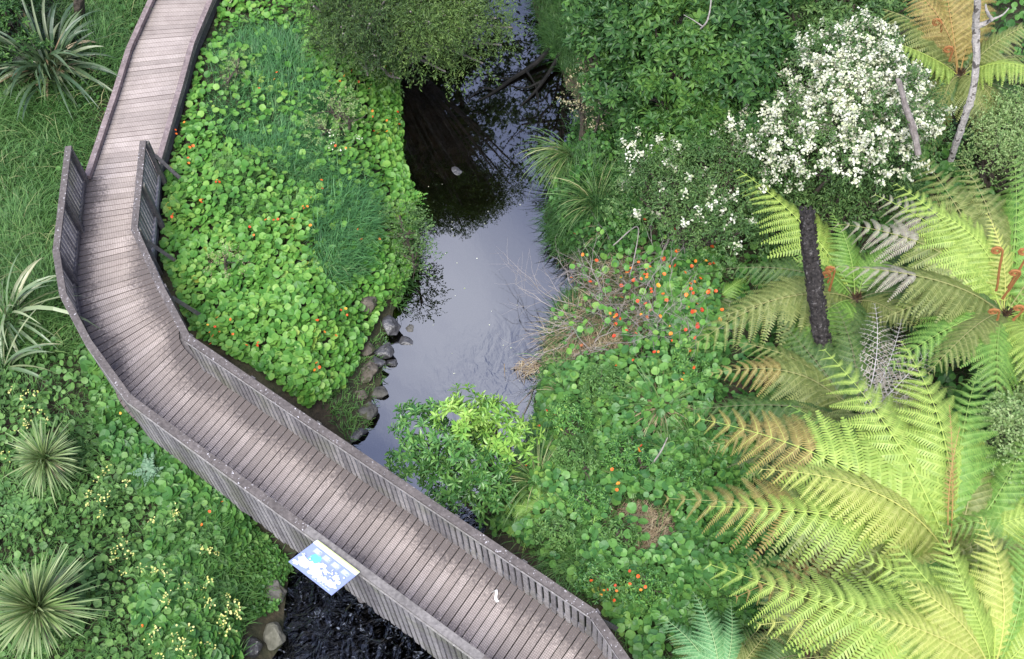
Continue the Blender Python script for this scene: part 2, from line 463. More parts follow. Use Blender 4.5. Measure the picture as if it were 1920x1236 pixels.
# stations every plank pitch along the middle line
sm = smooth_path(np.hstack([OUT, INN]), 12)
so, si = sm[:, :2], sm[:, 2:]
mid = (so+si)/2
arc = np.concatenate([[0], np.cumsum(np.linalg.norm(np.diff(mid, axis=0), axis=1))])
S4 = float(arc[4*12])
dm, nt, nd, lk = newmat('netted_deck_planks')
g = nd.new('ShaderNodeNewGeometry'); uvn = nd.new('ShaderNodeUVMap'); su = nd.new('ShaderNodeSeparateXYZ'); lk.new(uvn.outputs[0], su.inputs[0])
c = ramp(nt, g.outputs['Random Per Island'], [(0, (.35, .305, .27)), (.5, (.43, .372, .33)), (1, (.51, .445, .40))])
c = mix(nt, .6, c, ramp(nt, noise_(nt, 2.4, 6, None, .65), [(.3, (.62, .60, .60)), (.7, (1.15, 1.15, 1.15))]), 'MULTIPLY')
c = mix(nt, .4, c, ramp(nt, noise_(nt, 30, 4), [(.3, (.6, .6, .6)), (.7, (1.25, 1.25, 1.25))]), 'MULTIPLY')
# dark mould plus painted contact shade along the railed edges, broken up by noise; strongest by the palings
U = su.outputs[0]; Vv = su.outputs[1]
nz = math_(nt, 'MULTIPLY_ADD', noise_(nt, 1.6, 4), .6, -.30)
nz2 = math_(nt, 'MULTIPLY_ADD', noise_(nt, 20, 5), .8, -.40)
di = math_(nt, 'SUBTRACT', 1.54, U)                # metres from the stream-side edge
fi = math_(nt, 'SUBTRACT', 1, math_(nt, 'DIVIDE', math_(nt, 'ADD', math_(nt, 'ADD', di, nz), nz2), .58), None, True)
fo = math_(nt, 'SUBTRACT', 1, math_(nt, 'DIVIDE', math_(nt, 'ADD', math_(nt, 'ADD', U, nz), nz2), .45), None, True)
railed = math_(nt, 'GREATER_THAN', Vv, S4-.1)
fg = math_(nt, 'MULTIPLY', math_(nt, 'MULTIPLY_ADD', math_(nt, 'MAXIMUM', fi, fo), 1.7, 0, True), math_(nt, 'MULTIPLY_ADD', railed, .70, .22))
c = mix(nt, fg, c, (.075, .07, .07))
sp_ = math_(nt, 'MULTIPLY', ramp(nt, noise_(nt, 34, 3), [(.64, (0, 0, 0)), (.69, (1, 1, 1))]), math_(nt, 'MULTIPLY_ADD', fg, .7, .1))
c = mix(nt, sp_, c, (.36, .35, .35))
# wire netting stapled over the planks: a square grid of thin darker wires
def wires(src, pitch):
    fr = math_(nt, 'FRACT', math_(nt, 'DIVIDE', src, pitch))
    return math_(nt, 'LESS_THAN', math_(nt, 'ABSOLUTE', math_(nt, 'SUBTRACT', fr, .5)), .15)
wv = math_(nt, 'MAXIMUM', wires(U, .036), wires(Vv, .036))
c = mix(nt, math_(nt, 'MULTIPLY', wv, .68), c, (.15, .115, .105))
b = N(nt, 'ShaderNodeBsdfPrincipled', Roughness=.8); b.inputs['Specular IOR Level'].default_value = .3; lk.new(c, b.inputs['Base Color'])
o = nd.new('ShaderNodeOutputMaterial'); lk.new(b.outputs[0], o.inputs[0])

walk = thing('boardwalk', (*MID[4], 0), 'curved timber boardwalk of netted brown planks crossing the stream', 'boardwalk')
PIT = .149
ks = np.arange(0, arc[-1], PIT)
so_k = np.stack([np.interp(ks, arc, so[:, i]) for i in (0, 1)], 1); si_k = np.stack([np.interp(ks, arc, si[:, i]) for i in (0, 1)], 1)
mb = MB(); uv = []
for i in range(len(ks)-1):
    g0 = .06; e = rng.uniform(-.006, .006, 2); zt = rng.uniform(-.003, .003)
    a, b_ = so_k[i]*(1-g0)+so_k[i+1]*g0, so_k[i]*g0+so_k[i+1]*(1-g0)
    c_, d_ = si_k[i]*g0+si_k[i+1]*(1-g0), si_k[i]*(1-g0)+si_k[i+1]*g0
    v = [(*p, zz) for zz in (-.045, zt) for p in (a, b_, c_, d_)]
    mb.add(v, [[(0, 3, 2, 1), (4, 5, 6, 7), (0, 1, 5, 4), (1, 2, 6, 5), (2, 3, 7, 6), (3, 0, 4, 7)]])
    s0, s1 = ks[i], ks[i]+PIT
    uv += [(0, s0), (0, s1), (1.54, s1), (1.54, s0)]*2
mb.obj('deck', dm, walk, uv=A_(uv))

def offset_path(base, other, d):
    n = nrm(other-base); return base+n*d
def sweep(mb, path, hw, z0, z1, mat=0):
    """a board of rectangular section along a plan path, mitred at its corners"""
    P = np.asarray(path, float); t = nrm(np.diff(P, axis=0)); nn = np.stack([-t[:, 1], t[:, 0]], 1)
    mm = np.vstack([nn[:1], nrm(nn[:-1]+nn[1:]), nn[-1:]])
    k = np.concatenate([[1], 1/np.clip((mm[1:-1]*nn[1:]).sum(1), .5, 1), [1]])[:, None]
    L, R = P+mm*hw*k, P-mm*hw*k
    z0 = np.broadcast_to(z0, (len(P),)); z1 = np.broadcast_to(z1, (len(P),))
    v = np.stack([np.column_stack([L, z0]), np.column_stack([R, z0]), np.column_stack([R, z1]), np.column_stack([L, z1])], 1).reshape(-1, 3)
    n = len(P); f = []
    for i in range(n-1):
        for j in range(4): f.append((i*4+j, i*4+(j+1) % 4, i*4+4+(j+1) % 4, i*4+4+j))
    f += [(3, 2, 1, 0), (n*4-4, n*4-3, n*4-2, n*4-1)]
    mb.add(v, [f], mat)

# side bearers, joists below, kerb boards on the open part
for base, oth in ((OUT, INN), (INN, OUT)):
    mb = MB(); sweep(mb, offset_path(base, oth, .10), .05, -.30, -.05); mb.obj('bearer', W_RAIL, walk)
for base, oth in ((OUT, INN), (INN, OUT)):
    q = offset_path(base, oth, .045)[:5]
    for i in range(4):
        mb = MB(); a, b_ = q[i], q[i+1]; t = nrm(b_-a)
        sweep(mb, [a+t*.006, (a+b_)/2, b_-t*.006], .062, .055, .155); mb.obj('kerb_rail', W_KERB, walk)
    for i in range(4):
        n_ = max(2, int(np.linalg.norm(q[i+1]-q[i])/1.0))
        for j in range(n_):
            c = q[i]+(q[i+1]-q[i])*(j+.5)/n_; t = nrm(q[i+1]-q[i]); mb = MB(); box(mb, (*c, .028), (*t*.09, 0), (-t[1]*.05, t[0]*.05, 0), (0, 0, .026)); mb.obj('kerb_block', W_KERB, walk)
for i, s in enumerate(np.arange(1.0, arc[-1], 2.4)):
    a = A_([np.interp(s, arc, so[:, j]) for j in (0, 1)]); b_ = A_([np.interp(s, arc, si[:, j]) for j in (0, 1)])
    for e, q in enumerate((a*.88+b_*.12, a*.12+b_*.88)):
        zg = float(ground(q[0], q[1]))
        mb = MB(); tube(mb, [(*q, zg-.3), (*q, -.06)], .08, 9); mb.obj('pile', W_POST, walk, True)

# ------------------------------------------------------------------ railings
def railing(verts, inward, label, low, seg_mats, brace):
    P = A_([at(x, y, 1.05)[:2] for x, y in verts])
    root = thing('timber_railing', (*P[0], 0), label, 'railing')
    for i in range(len(P)-1):
        a, b_ = P[i], P[i+1]; L = np.linalg.norm(b_-a); t = (b_-a)/L; n_ = A_([-t[1], t[0]])*inward
        # cap boards, butted with a hair gap
        nb = max(1, round(L/2.6))
        for j in range(nb):
            mb = MB(); p0 = a+t*(L*j/nb+(.003 if j else -.01)); p1 = a+t*(L*(j+1)/nb-(.003 if j < nb-1 else -.01))
            dz = random.uniform(-.004, .004)
            sweep(mb, np.linspace(p0, p1, 5), .064, 1.012+dz, 1.06+dz)
            mb.obj('handrail', seg_mats.get((i, j), W_CAP), root)
        mb = MB(); o_ = .018 if low > 0 else -.030; sweep(mb, [a+n_*o_, b_+n_*o_], .043, .925, .948); mb.obj('top_rail', W_LEDGE, root)
        mb = MB(); sweep(mb, [a-n_*.026, b_-n_*.026], .0215, .02, .11); mb.obj('bottom_rail', W_LEDGE if low > 0 else W_RAIL, root)
        # palings in bays of about 1.8 m, a post at each bay end
        nbay = max(1, round(L/1.55))
        for j in range(nbay+(1 if i == len(P)-2 else 0)):
            q = a+t*L*j/nbay-n_*(.06 if low > 0 else .0)
            zg = min(float(ground(*q)), -.3) if low > 0 else -.62
            mb = MB(); box(mb, (*q, (zg+1.011)/2), (*t*.045, 0), (*n_*.045, 0), (0, 0, (1.011-zg)/2)); mb.obj('post', W_POST, root)
            if brace and j % 2 == 0:
                mb = MB(); e = q-n_*.42
                d = A_([*(q-e), 1.0]); d /= np.linalg.norm(d)
                tube(mb, [(*(e), -.32), (*(q-n_*.05), .62)], .05, 4); mb.obj('brace', W_POST, root)
        for j in range(nbay):
            mb = MB(); l0, l1 = L*j/nbay, L*(j+1)/nbay
            k = max(1, int((l1-l0)/.122)); pitch = (l1-l0)/k
            for w in range(k):
                q = a+t*(l0+pitch*(w+.5))+n_*(.012 if low > 0 else -.060)
                zb = low+(random.uniform(-.09, .09) if low < 0 else random.uniform(-.02, .02)); zt_ = .924
                tl = random.uniform(-.006, .006)
                box(mb, (*q, (zb+zt_)/2), (*t*(.043+random.uniform(-.003, .003)), tl), (*n_*.0115, 0), (*t*tl, (zt_-zb)/2))
            mb.obj('paling_panel', W_PAL, root)
    return root
railing([(128, 275), (105, 470), (118, 552), (165, 641), (240, 745), (575, 992), (905, 1236), (1000, 1306), (1150, 1530), (1280, 1800)], 1,
        'outer timber railing with lichen spotted cap on the grassy side of the boardwalk', -.5, {(5, 0): W_CAPG}, False)
railing([(268, 265), (252, 430), (300, 537), (350, 632), (590, 797), (850, 973), (1112, 1150), (1192, 1265), (1262, 1385), (1392, 1655)], -1,
        'inner timber railing with mossy palings on the upstream side of the boardwalk', .035, {}, True)

# ------------------------------------------------------------------ interpretive sign on the outer railing
def flatm(name, c, rough=.35):
    mt, nt, nd, lk = newmat(name)
    b = N(nt, 'ShaderNodeBsdfPrincipled', Roughness=rough); b.inputs['Base Color'].default_value = (*c, 1)
    lk.new(mix(nt, .25, c, ramp(nt, noise_(nt, 9, 4), [(.3, tuple(.7*q for q in c)), (.7, tuple(min(.95, 1.2*q) for q in c))])), b.inputs['Base Color'])
    o = nd.new('ShaderNodeOutputMaterial'); lk.new(b.outputs[0], o.inputs[0]); return mt
c0, c1, c2, c3 = at(595, 1012, 1.10), at(675, 1073, 1.10), at(622, 1116, 1.30), at(541, 1053, 1.30)
ex = (c1-c0+c2-c3)/2; ey = (c3-c0+c2-c1)/2; org = (c0+c1+c2+c3)/4-ex/2-ey/2
ez = nrm(np.cross(ex, ey)); ez = ez if ez[2] > 0 else -ez
sign = thing('information_sign', org+ex/2+ey/2, 'tilted blue and white information panel fixed on the outer railing', 'sign')
def sq(mb, u0, u1, v0, v1, lift, th=.002):
    c = org+ex*(u0+u1)/2+ey*(v0+v1)/2+ez*lift
    box(mb, c, ex*(u1-u0)/2, ey*(v1-v0)/2, ez*th)
def blob(mb, u, v, ru, rv, lift, seed, amp=.25, k=18):
    r = np.random.default_rng(seed); a = np.arange(k)/k*2*PI
    rr = 1+amp*r.standard_normal(k)
    top = org+ex*(u+ru*rr*np.cos(a))[:, None]+ey*(v+rv*rr*np.sin(a))[:, None]+ez*lift
    bot = top-ez*.002
    f = [(j, (j+1) % k, k+(j+1) % k, k+j) for j in range(k)]
    mb.add(np.vstack([bot, top, (org+ex*u+ey*v+ez*lift)[None]]), [f, [(k+j, k+(j+1) % k, 2*k) for j in range(k)]])
S_BLUE, S_PALE, S_WHITE = flatm('sign_blue', (.27, .32, .55)), flatm('sign_pale_blue', (.34, .39, .64)), flatm('sign_white', (.72, .76, .86))
S_CY, S_YEL, S_DARK = flatm('sign_turquoise', (.16, .55, .66)), flatm('sign_yellow_green', (.62, .70, .28)), flatm('sign_ink', (.07, .09, .2))
mb = MB(); sq(mb, 0, 1, 0, 1, -.006, .006); mb.obj('panel', S_BLUE, sign)
mb = MB(); sq(mb, 0.01, 1, 0, .035, .003); mb.obj('edge_stripe', S_YEL, sign)
mb = MB(); sq(mb, 0.0, .55, .035, .15, .003); mb.obj('title_band', S_WHITE, sign)
mb = MB(); sq(mb, 0.55, 1, .035, .15, .003); mb.obj('title_band', flatm('sign_pale_yellow', (.72, .80, .42)), sign)
for u in (.12, .33, .54, .76):
    mb = MB(); sq(mb, u, u+.17, .2, .36, .003); mb.obj('text_block', S_PALE, sign)
    mb = MB()
    for q in range(5): sq(mb, u+.012, u+.012+random.uniform(.09, .145), .215+q*.028, .224+q*.028, .0065, .001)
    mb.obj('text_lines', S_WHITE, sign)
mb = MB(); blob(mb, .27, .47, .1, .15, .003, 3, .08, 24); mb.obj('map_patch', S_CY, sign)
mb = MB()
for q, (u, v, ru, rv) in enumerate([(.18, .74, .12, .15), (.36, .68, .1, .14), (.5, .8, .14, .13), (.7, .82, .14, .09), (.84, .78, .1, .1), (.47, .52, .07, .08), (.6, .6, .06, .06), (.8, .55, .06, .09), (.1, .9, .07, .06), (.9, .62, .05, .06)]):
    blob(mb, u, v, ru, rv, .004+.0009*q, 20+q, .22)
for q in range(40):
    blob(mb, rng.uniform(.06, .95), rng.uniform(.42, .92), rng.uniform(.008, .025), rng.uniform(.01, .035), .014+.0004*q, 50+q, .3, 9)
mb.obj('map_artwork', S_WHITE, sign)
mb = MB()
for q in range(7): sq(mb, .5+.06*q, .545+.06*q, .93, .945, .004)
mb.obj('caption_line', S_WHITE, sign)
mb = MB()
for s_ in (.22, .78):
    q = org+ex*s_+ey*.45
    box(mb, q-ez*.05, nrm(ex)*.03, ey*.42, ez*.03)
mb.obj('support_bracket', W_POST, sign)

# ------------------------------------------------------------------ plant materials
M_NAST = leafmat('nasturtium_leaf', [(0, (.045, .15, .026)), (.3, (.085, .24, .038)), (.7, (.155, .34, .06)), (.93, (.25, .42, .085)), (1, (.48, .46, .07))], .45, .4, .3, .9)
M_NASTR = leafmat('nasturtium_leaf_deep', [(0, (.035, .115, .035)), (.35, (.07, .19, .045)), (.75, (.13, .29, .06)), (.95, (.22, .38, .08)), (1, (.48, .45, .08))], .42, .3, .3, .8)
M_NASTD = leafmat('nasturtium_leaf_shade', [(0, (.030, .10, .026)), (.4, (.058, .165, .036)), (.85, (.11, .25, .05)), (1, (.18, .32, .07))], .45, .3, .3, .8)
M_GRASS = leafmat('meadow_grass', [(0, (.042, .115, .030)), (.5, (.085, .20, .050)), (.85, (.15, .29, .08)), (1, (.32, .38, .16))], .5, .35, .35, .5)
M_GRASSB = leafmat('blue_green_grass', [(0, (.032, .11, .04)), (.5, (.07, .20, .065)), (.85, (.13, .31, .10)), (1, (.30, .38, .18))], .45, .3, .25, .8)
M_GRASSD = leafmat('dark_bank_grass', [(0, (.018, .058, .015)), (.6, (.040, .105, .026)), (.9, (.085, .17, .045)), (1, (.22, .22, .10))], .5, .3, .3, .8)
M_SEDGE = leafmat('sedge_blade', [(0, (.05, .12, .03)), (.6, (.10, .19, .05)), (.8, (.17, .25, .08)), (1, (.42, .38, .20))], .45, .25, .1)
M_DRY = leafmat('dry_straw', [(0, (.19, .13, .075)), (.5, (.33, .25, .15)), (1, (.50, .43, .28))], .8, .15, .1)
M_FLAX = leafmat('flax_blade', [(0, (.022, .055, .022)), (.5, (.05, .09, .036)), (.8, (.10, .15, .065)), (.93, (.22, .25, .14)), (1, (.33, .22, .11))], .42, .12, .1, 1, .6)
M_FLAXP = leafmat('pale_flax_blade', [(0, (.09, .15, .07)), (.5, (.17, .23, .11)), (.85, (.29, .33, .18)), (1, (.40, .36, .22))], .35, .15, .1, 1, .6)
M_CORD = leafmat('cabbage_tree_blade', [(0, (.09, .17, .05)), (.5, (.18, .27, .09)), (1, (.33, .39, .18))], .4, .2, .05, 1, .45)
M_BROAD = leafmat('broad_glossy_leaf', [(0, (.016, .05, .015)), (.5, (.033, .088, .022)), (.85, (.075, .165, .036)), (1, (.13, .25, .05))], .45, .18, .3, .9, .28)
M_BROADL = leafmat('broad_leaf_mid', [(0, (.024, .075, .018)), (.5, (.05, .125, .026)), (1, (.12, .23, .042))], .48, .25, .3, .9, .28)
M_LEMON = leafmat('lemon_green_leaf', [(0, (.08, .22, .04)), (.3, (.17, .36, .06)), (.75, (.29, .48, .09)), (1, (.40, .56, .14))], .38, .35, .35, 1.6, .5)
M_LEMOND = leafmat('lower_sapling_leaf', [(0, (.035, .12, .03)), (.5, (.09, .23, .055)), (1, (.20, .38, .09))], .4, .3, .2, 1.6, .5)
M_FINE = leafmat('fine_dull_leaf', [(0, (.022, .052, .018)), (.5, (.05, .098, .03)), (.85, (.12, .20, .052)), (1, (.18, .26, .075))], .5, .3, .35, .8)
M_FINEL = leafmat('fine_light_leaf', [(0, (.035, .075, .022)), (.4, (.075, .14, .036)), (.8, (.15, .24, .06)), (1, (.24, .33, .10))], .5, .3, .35, 1.2)
M_FINEG = leafmat('fine_green_leaf', [(0, (.035, .085, .026)), (.5, (.075, .155, .042)), (1, (.16, .26, .08))], .5, .3, .3, 1)
M_PALE = leafmat('pale_small_leaf', [(0, (.10, .20, .06)), (.5, (.20, .31, .10)), (1, (.36, .45, .20))], .5, .3, .3, 1)
M_WHITE = leafmat('cream_blossom', [(0, (.34, .40, .18)), (.3, (.58, .60, .42)), (1, (.74, .75, .64))], .6, .25, .15)
M_TAN = leafmat('faded_blossom', [(0, (.24, .20, .10)), (.6, (.40, .36, .20)), (1, (.5, .48, .32))], .7, .25, .1)
M_YEL = leafmat('yellow_petal', [(0, (.58, .58, .14)), (1, (.72, .70, .30))], .6, .3, 0)
M_ORG = leafmat('nasturtium_petal', [(0, (.62, .05, .02)), (.4, (.78, .13, .02)), (.75, (.80, .24, .03)), (1, (.82, .48, .05))], .5, .3, 0)
M_RED = leafmat('red_orange_petal', [(0, (.62, .06, .025)), (.5, (.76, .13, .025)), (.8, (.80, .24, .03)), (1, (.80, .42, .05))], .5, .3, 0)
M_WEED = leafmat('weed_leaf', [(0, (.045, .12, .03)), (.5, (.095, .205, .05)), (1, (.18, .32, .085))], .5, .3, .3, 1)
M_SILV = leafmat('silvery_leaf', [(0, (.10, .20, .11)), (1, (.20, .31, .19))], .5, .25, .1)
FERN = {
 'lime': leafmat('fern_lime', [(0, (.20, .31, .055)), (.5, (.295, .415, .08)), (1, (.38, .485, .11))], .45, .33, .25, 1.2),
 'yellow': leafmat('fern_yellow_lime', [(0, (.30, .36, .07)), (.5, (.385, .44, .10)), (1, (.46, .48, .14))], .5, .3, .2, 1.2),
 'green': leafmat('fern_green', [(0, (.10, .22, .04)), (.5, (.16, .31, .055)), (1, (.24, .38, .08))], .45, .33, .3, 1.2),
 'olive': leafmat('fern_olive', [(0, (.10, .14, .035)), (.5, (.16, .20, .05)), (1, (.24, .27, .085))], .5, .25, .3, 1.2),
 'dark': leafmat('fern_dark', [(0, (.045, .10, .028)), (.5, (.075, .14, .035)), (1, (.12, .19, .05))], .5, .25, .3, 1.2),
 'brown': leafmat('fern_brown', [(0, (.17, .13, .04)), (.5, (.26, .21, .06)), (1, (.34, .28, .09))], .6, .25, .3, 1.2),
 'blue': leafmat('fern_blue_green', [(0, (.09, .25, .09)), (.5, (.15, .34, .13)), (1, (.22, .40, .17))], .5, .3, .2, 1.2),
 'grey': leafmat('fern_grey_dead', [(0, (.24, .21, .17)), (.5, (.31, .28, .22)), (1, (.36, .36, .26))], .7, .2, .2, 1.2)}
RACH = {k: leafmat('rachis_'+k, [(0, c), (1, tuple(1.15*q for q in c))], .6, 0, 0) for k, c in
        dict(lime=(.33, .43, .09), yellow=(.42, .42, .12), green=(.20, .31, .07), olive=(.24, .24, .09), dark=(.12, .13, .06), brown=(.32, .20, .07), blue=(.22, .33, .14), grey=(.42, .40, .38)).items()}
M_FIDDLE = leafmat('rusty_fiddlehead', [(0, (.22, .085, .03)), (1, (.36, .16, .05))], .8, .05, .1)
M_HEART = leafmat('fern_heart', [(0, (.03, .02, .012)), (1, (.11, .06, .028))], .9, .05, .1)
M_BARK = plain('brown_bark', (.05, .04, .03), (.12, .10, .08), 12, .9, .6)
M_TWIG = plain('grey_twig', (.19, .165, .145), (.33, .30, .28), 20, .9, .2)
M_REFLECT = plain('reflection_black', (.004, .004, .0035), (.012, .011, .009), 10, .7, .3)  # near black, imitates a tree's reflection on the water
M_PALEBARK = plain('pale_lichen_bark', (.22, .20, .18), (.46, .43, .39), 9, .9, .9, ((.09, .08, .07), 9, .55))
M_GREYBARK = plain('grey_dead_wood', (.12, .10, .09), (.27, .24, .22), 9, .9, .6)
M_ROCK = plain('bank_rock', (.045, .038, .03), (.15, .13, .105), 7, .85, .7, ((.045, .05, .025), 5, .56))
M_ROCKG = plain('grey_rock', (.035, .034, .03), (.125, .12, .108), 7, .8, .7, ((.07, .075, .04), 4, .57))
M_ROCKW = plain('lichen_topped_rock', (.08, .08, .06), (.18, .175, .14), 6, .8, .6, ((.52, .53, .48), 5, .64))
M_WET = plain('wet_black_rock', (.025, .025, .027), (.085, .083, .088), 6, .35, .7, None, 5, .6)

# ------------------------------------------------------------------ generators
def up_normals(n, tilt):
    v = rng.normal(0, tilt, (n, 3)); v[:, 2] = 1; return nrm(v)

def cover(name, poly, n, hmax, r, mat, label, cat, flowers=0, fmat=None, seed=1, cl=1.6, tilt=.45, thin=0, holes=(), hmin=.04, fsize=(.023, .037), fclus=True):
    """ground cover of round leaves on stalks, mounding; one uncountable mass with its blossoms as a part"""
    P, x, y = scatter(poly, n, .15, seed)
    k = offdeck(P, .80)
    for hp, keepf in holes:
        k &= ~(in_poly(x, y, hp) & (rng.random(len(x)) > keepf))
    if thin: k &= vnoise(P[:, 0], P[:, 1], 1.9, seed+9) > -1.2+thin*rng.random(len(x))
    P = P[k]
    mound = .55+.3*vnoise(P[:, 0], P[:, 1], cl, seed)+.15*vnoise(P[:, 0], P[:, 1], cl*2.7, seed+1)
    mound = np.clip(mound, .12, 1.1)*np.clip(.35+(seg_dist(P[:, 0], P[:, 1], MID, False)-.7)*.9, .3, 1)
    hh = hmin+hmax*mound*rng.uniform(.15, 1, len(P))**.6
    P[:, 2] += hh
    rr = rng.uniform(r[0], r[1], len(P))*np.where(rng.random(len(P)) < .2, .65, 1)
    nz = up_normals(len(P), tilt)
    mb = MB(); inst(mb, DISC[0], DISC[1], P, basis(np.cross(nz, rng.normal(0, 1, (len(P), 3))), nz), rr)
    o = tag(mb.obj(name, mat), label, cat, None, 'stuff')
    if flowers:
        if fclus:
            ci = rng.integers(0, len(P), max(1, flowers//3)); q = P[np.repeat(ci, 3)][:flowers]+rng.normal(0, .14, (min(flowers, 3*len(ci)), 3))*A_([1, 1, .1])
        else: q = P[rng.integers(0, len(P), flowers)]
        q[:, 2] = np.maximum(q[:, 2], ground(q[:, 0], q[:, 1])+hmax*.75)+.05
        q = q[offdeck(q, .82)]
        mb = MB(); nz = up_normals(len(q), .5)
        inst(mb, PETAL[0], PETAL[1], q, basis(np.cross(nz, rng.normal(0, 1, (len(q), 3))), nz), rng.uniform(*fsize, len(q)))
        mb.obj('blossoms', fmat, o)['kind'] = 'stuff'
    return o

def grass(name, poly, n, L, w, mat, label, cat='grass', seed=2, lean=.6, flow=1.0, K=3, holes=(), bend=1.5, thin=0, d=.80, dz=.1):
    P, x, y = scatter(poly, n, dz, seed)
    k = offdeck(P, d)
    for hp, keepf in holes: k &= ~(in_poly(x, y, hp) & (rng.random(len(x)) > keepf))
    if thin: k &= vnoise(P[:, 0], P[:, 1], 1.5, seed+9) > -1.2+thin*rng.random(len(x))
    P = P[k]; m_ = len(P)
    az = flow*2.6*vnoise(P[:, 0], P[:, 1], .8, seed)+rng.normal(0, 1.15, m_)-.6
    tall = 1+.5*vnoise(P[:, 0], P[:, 1], 1.4, seed+3)
    near = np.clip((seg_dist(P[:, 0], P[:, 1], MID, False)-.5)*.9, .45, 1)
    mb = MB()
    blades(mb, P-A_([0, 0, .02]), az, rng.uniform(*L, m_)*tall*near, rng.uniform(*w, m_), rng.normal(PI/2-lean*.5, .3, m_), rng.uniform(.5, 1.2, m_)*bend, K)
    return tag(mb.obj(name, mat), label, cat, None, 'stuff')

def tuft(name, px, py, z, n, L, w, mat, label, cat, e0=(.7, 1.5), bend=(1.0, 2.2), prof='grass', r0=.12, K=5, fold=0, group=None, part='blades', az=None, dead=0, deadmat=None):
    P0 = onground(px, py, z); base = A_([P0[0], P0[1], P0[2]+z])
    root = thing(name, (P0[0], P0[1], P0[2]), label, cat, group)
    a = rng.uniform(0, 2*PI, n) if az is None else rng.normal(az[0], az[1], n)
    Q = base+np.stack([np.cos(a)*r0*rng.random(n), np.sin(a)*r0*rng.random(n), rng.uniform(-.05, .05, n)], 1)
    lop = 1+.16*np.sin(a*2+px)+.12*np.sin(a*5+py)
    mb = MB(); blades(mb, Q, a, rng.uniform(*L, n)*lop, rng.uniform(*w, n), rng.uniform(*e0, n), rng.uniform(*bend, n), K, prof, 0, rng.normal(0, .5, n), fold)
    mb.obj(part, mat, root)
    if dead:
        a = rng.uniform(0, 2*PI, dead); mb = MB()
        blades(mb, np.repeat(base[None], dead, 0)-A_([0, 0, .05]), a, rng.uniform(L[0]*.6, L[1]*.9, dead), rng.uniform(*w, dead)*.8, rng.uniform(.2, .8, dead), rng.uniform(1, 2, dead), K, prof, 0, rng.normal(0, .6, dead), fold)
        mb.obj('dead_'+part, deadmat or M_DRY, root)
    if z > .25:
        mb = MB(); tube(mb, [(P0[0], P0[1], P0[2]-.1), (P0[0], P0[1], P0[2]+z)], [.06, .05], 7); mb.obj('stem', M_BARK, root)
    return root

def crown_pts(lobes, per, inner=.25):
    """points with outward directions spread unevenly over a set of rounded lobes"""
    Ps, Ds = [], []
    for C, r, wgt in lobes:
        n = int(per*wgt)
        d = rng.normal(0, 1, (n, 3)); d[:, 2] = d[:, 2]*.85+.35; d = nrm(d)
        bump = 1+.16*np.sin(d[:, 0]*5+C[0]*7)*np.sin(d[:, 1]*5+C[1]*5)+.12*rng.normal(0, 1, n)
        rr = np.where(rng.random(n) < inner, rng.uniform(.45, .9, n), 1)*bump
        Ps.append(C+d*rr[:, None]*r*A_([1, 1, .8])); Ds.append(d)
    return np.concatenate(Ps), np.concatenate(Ds)

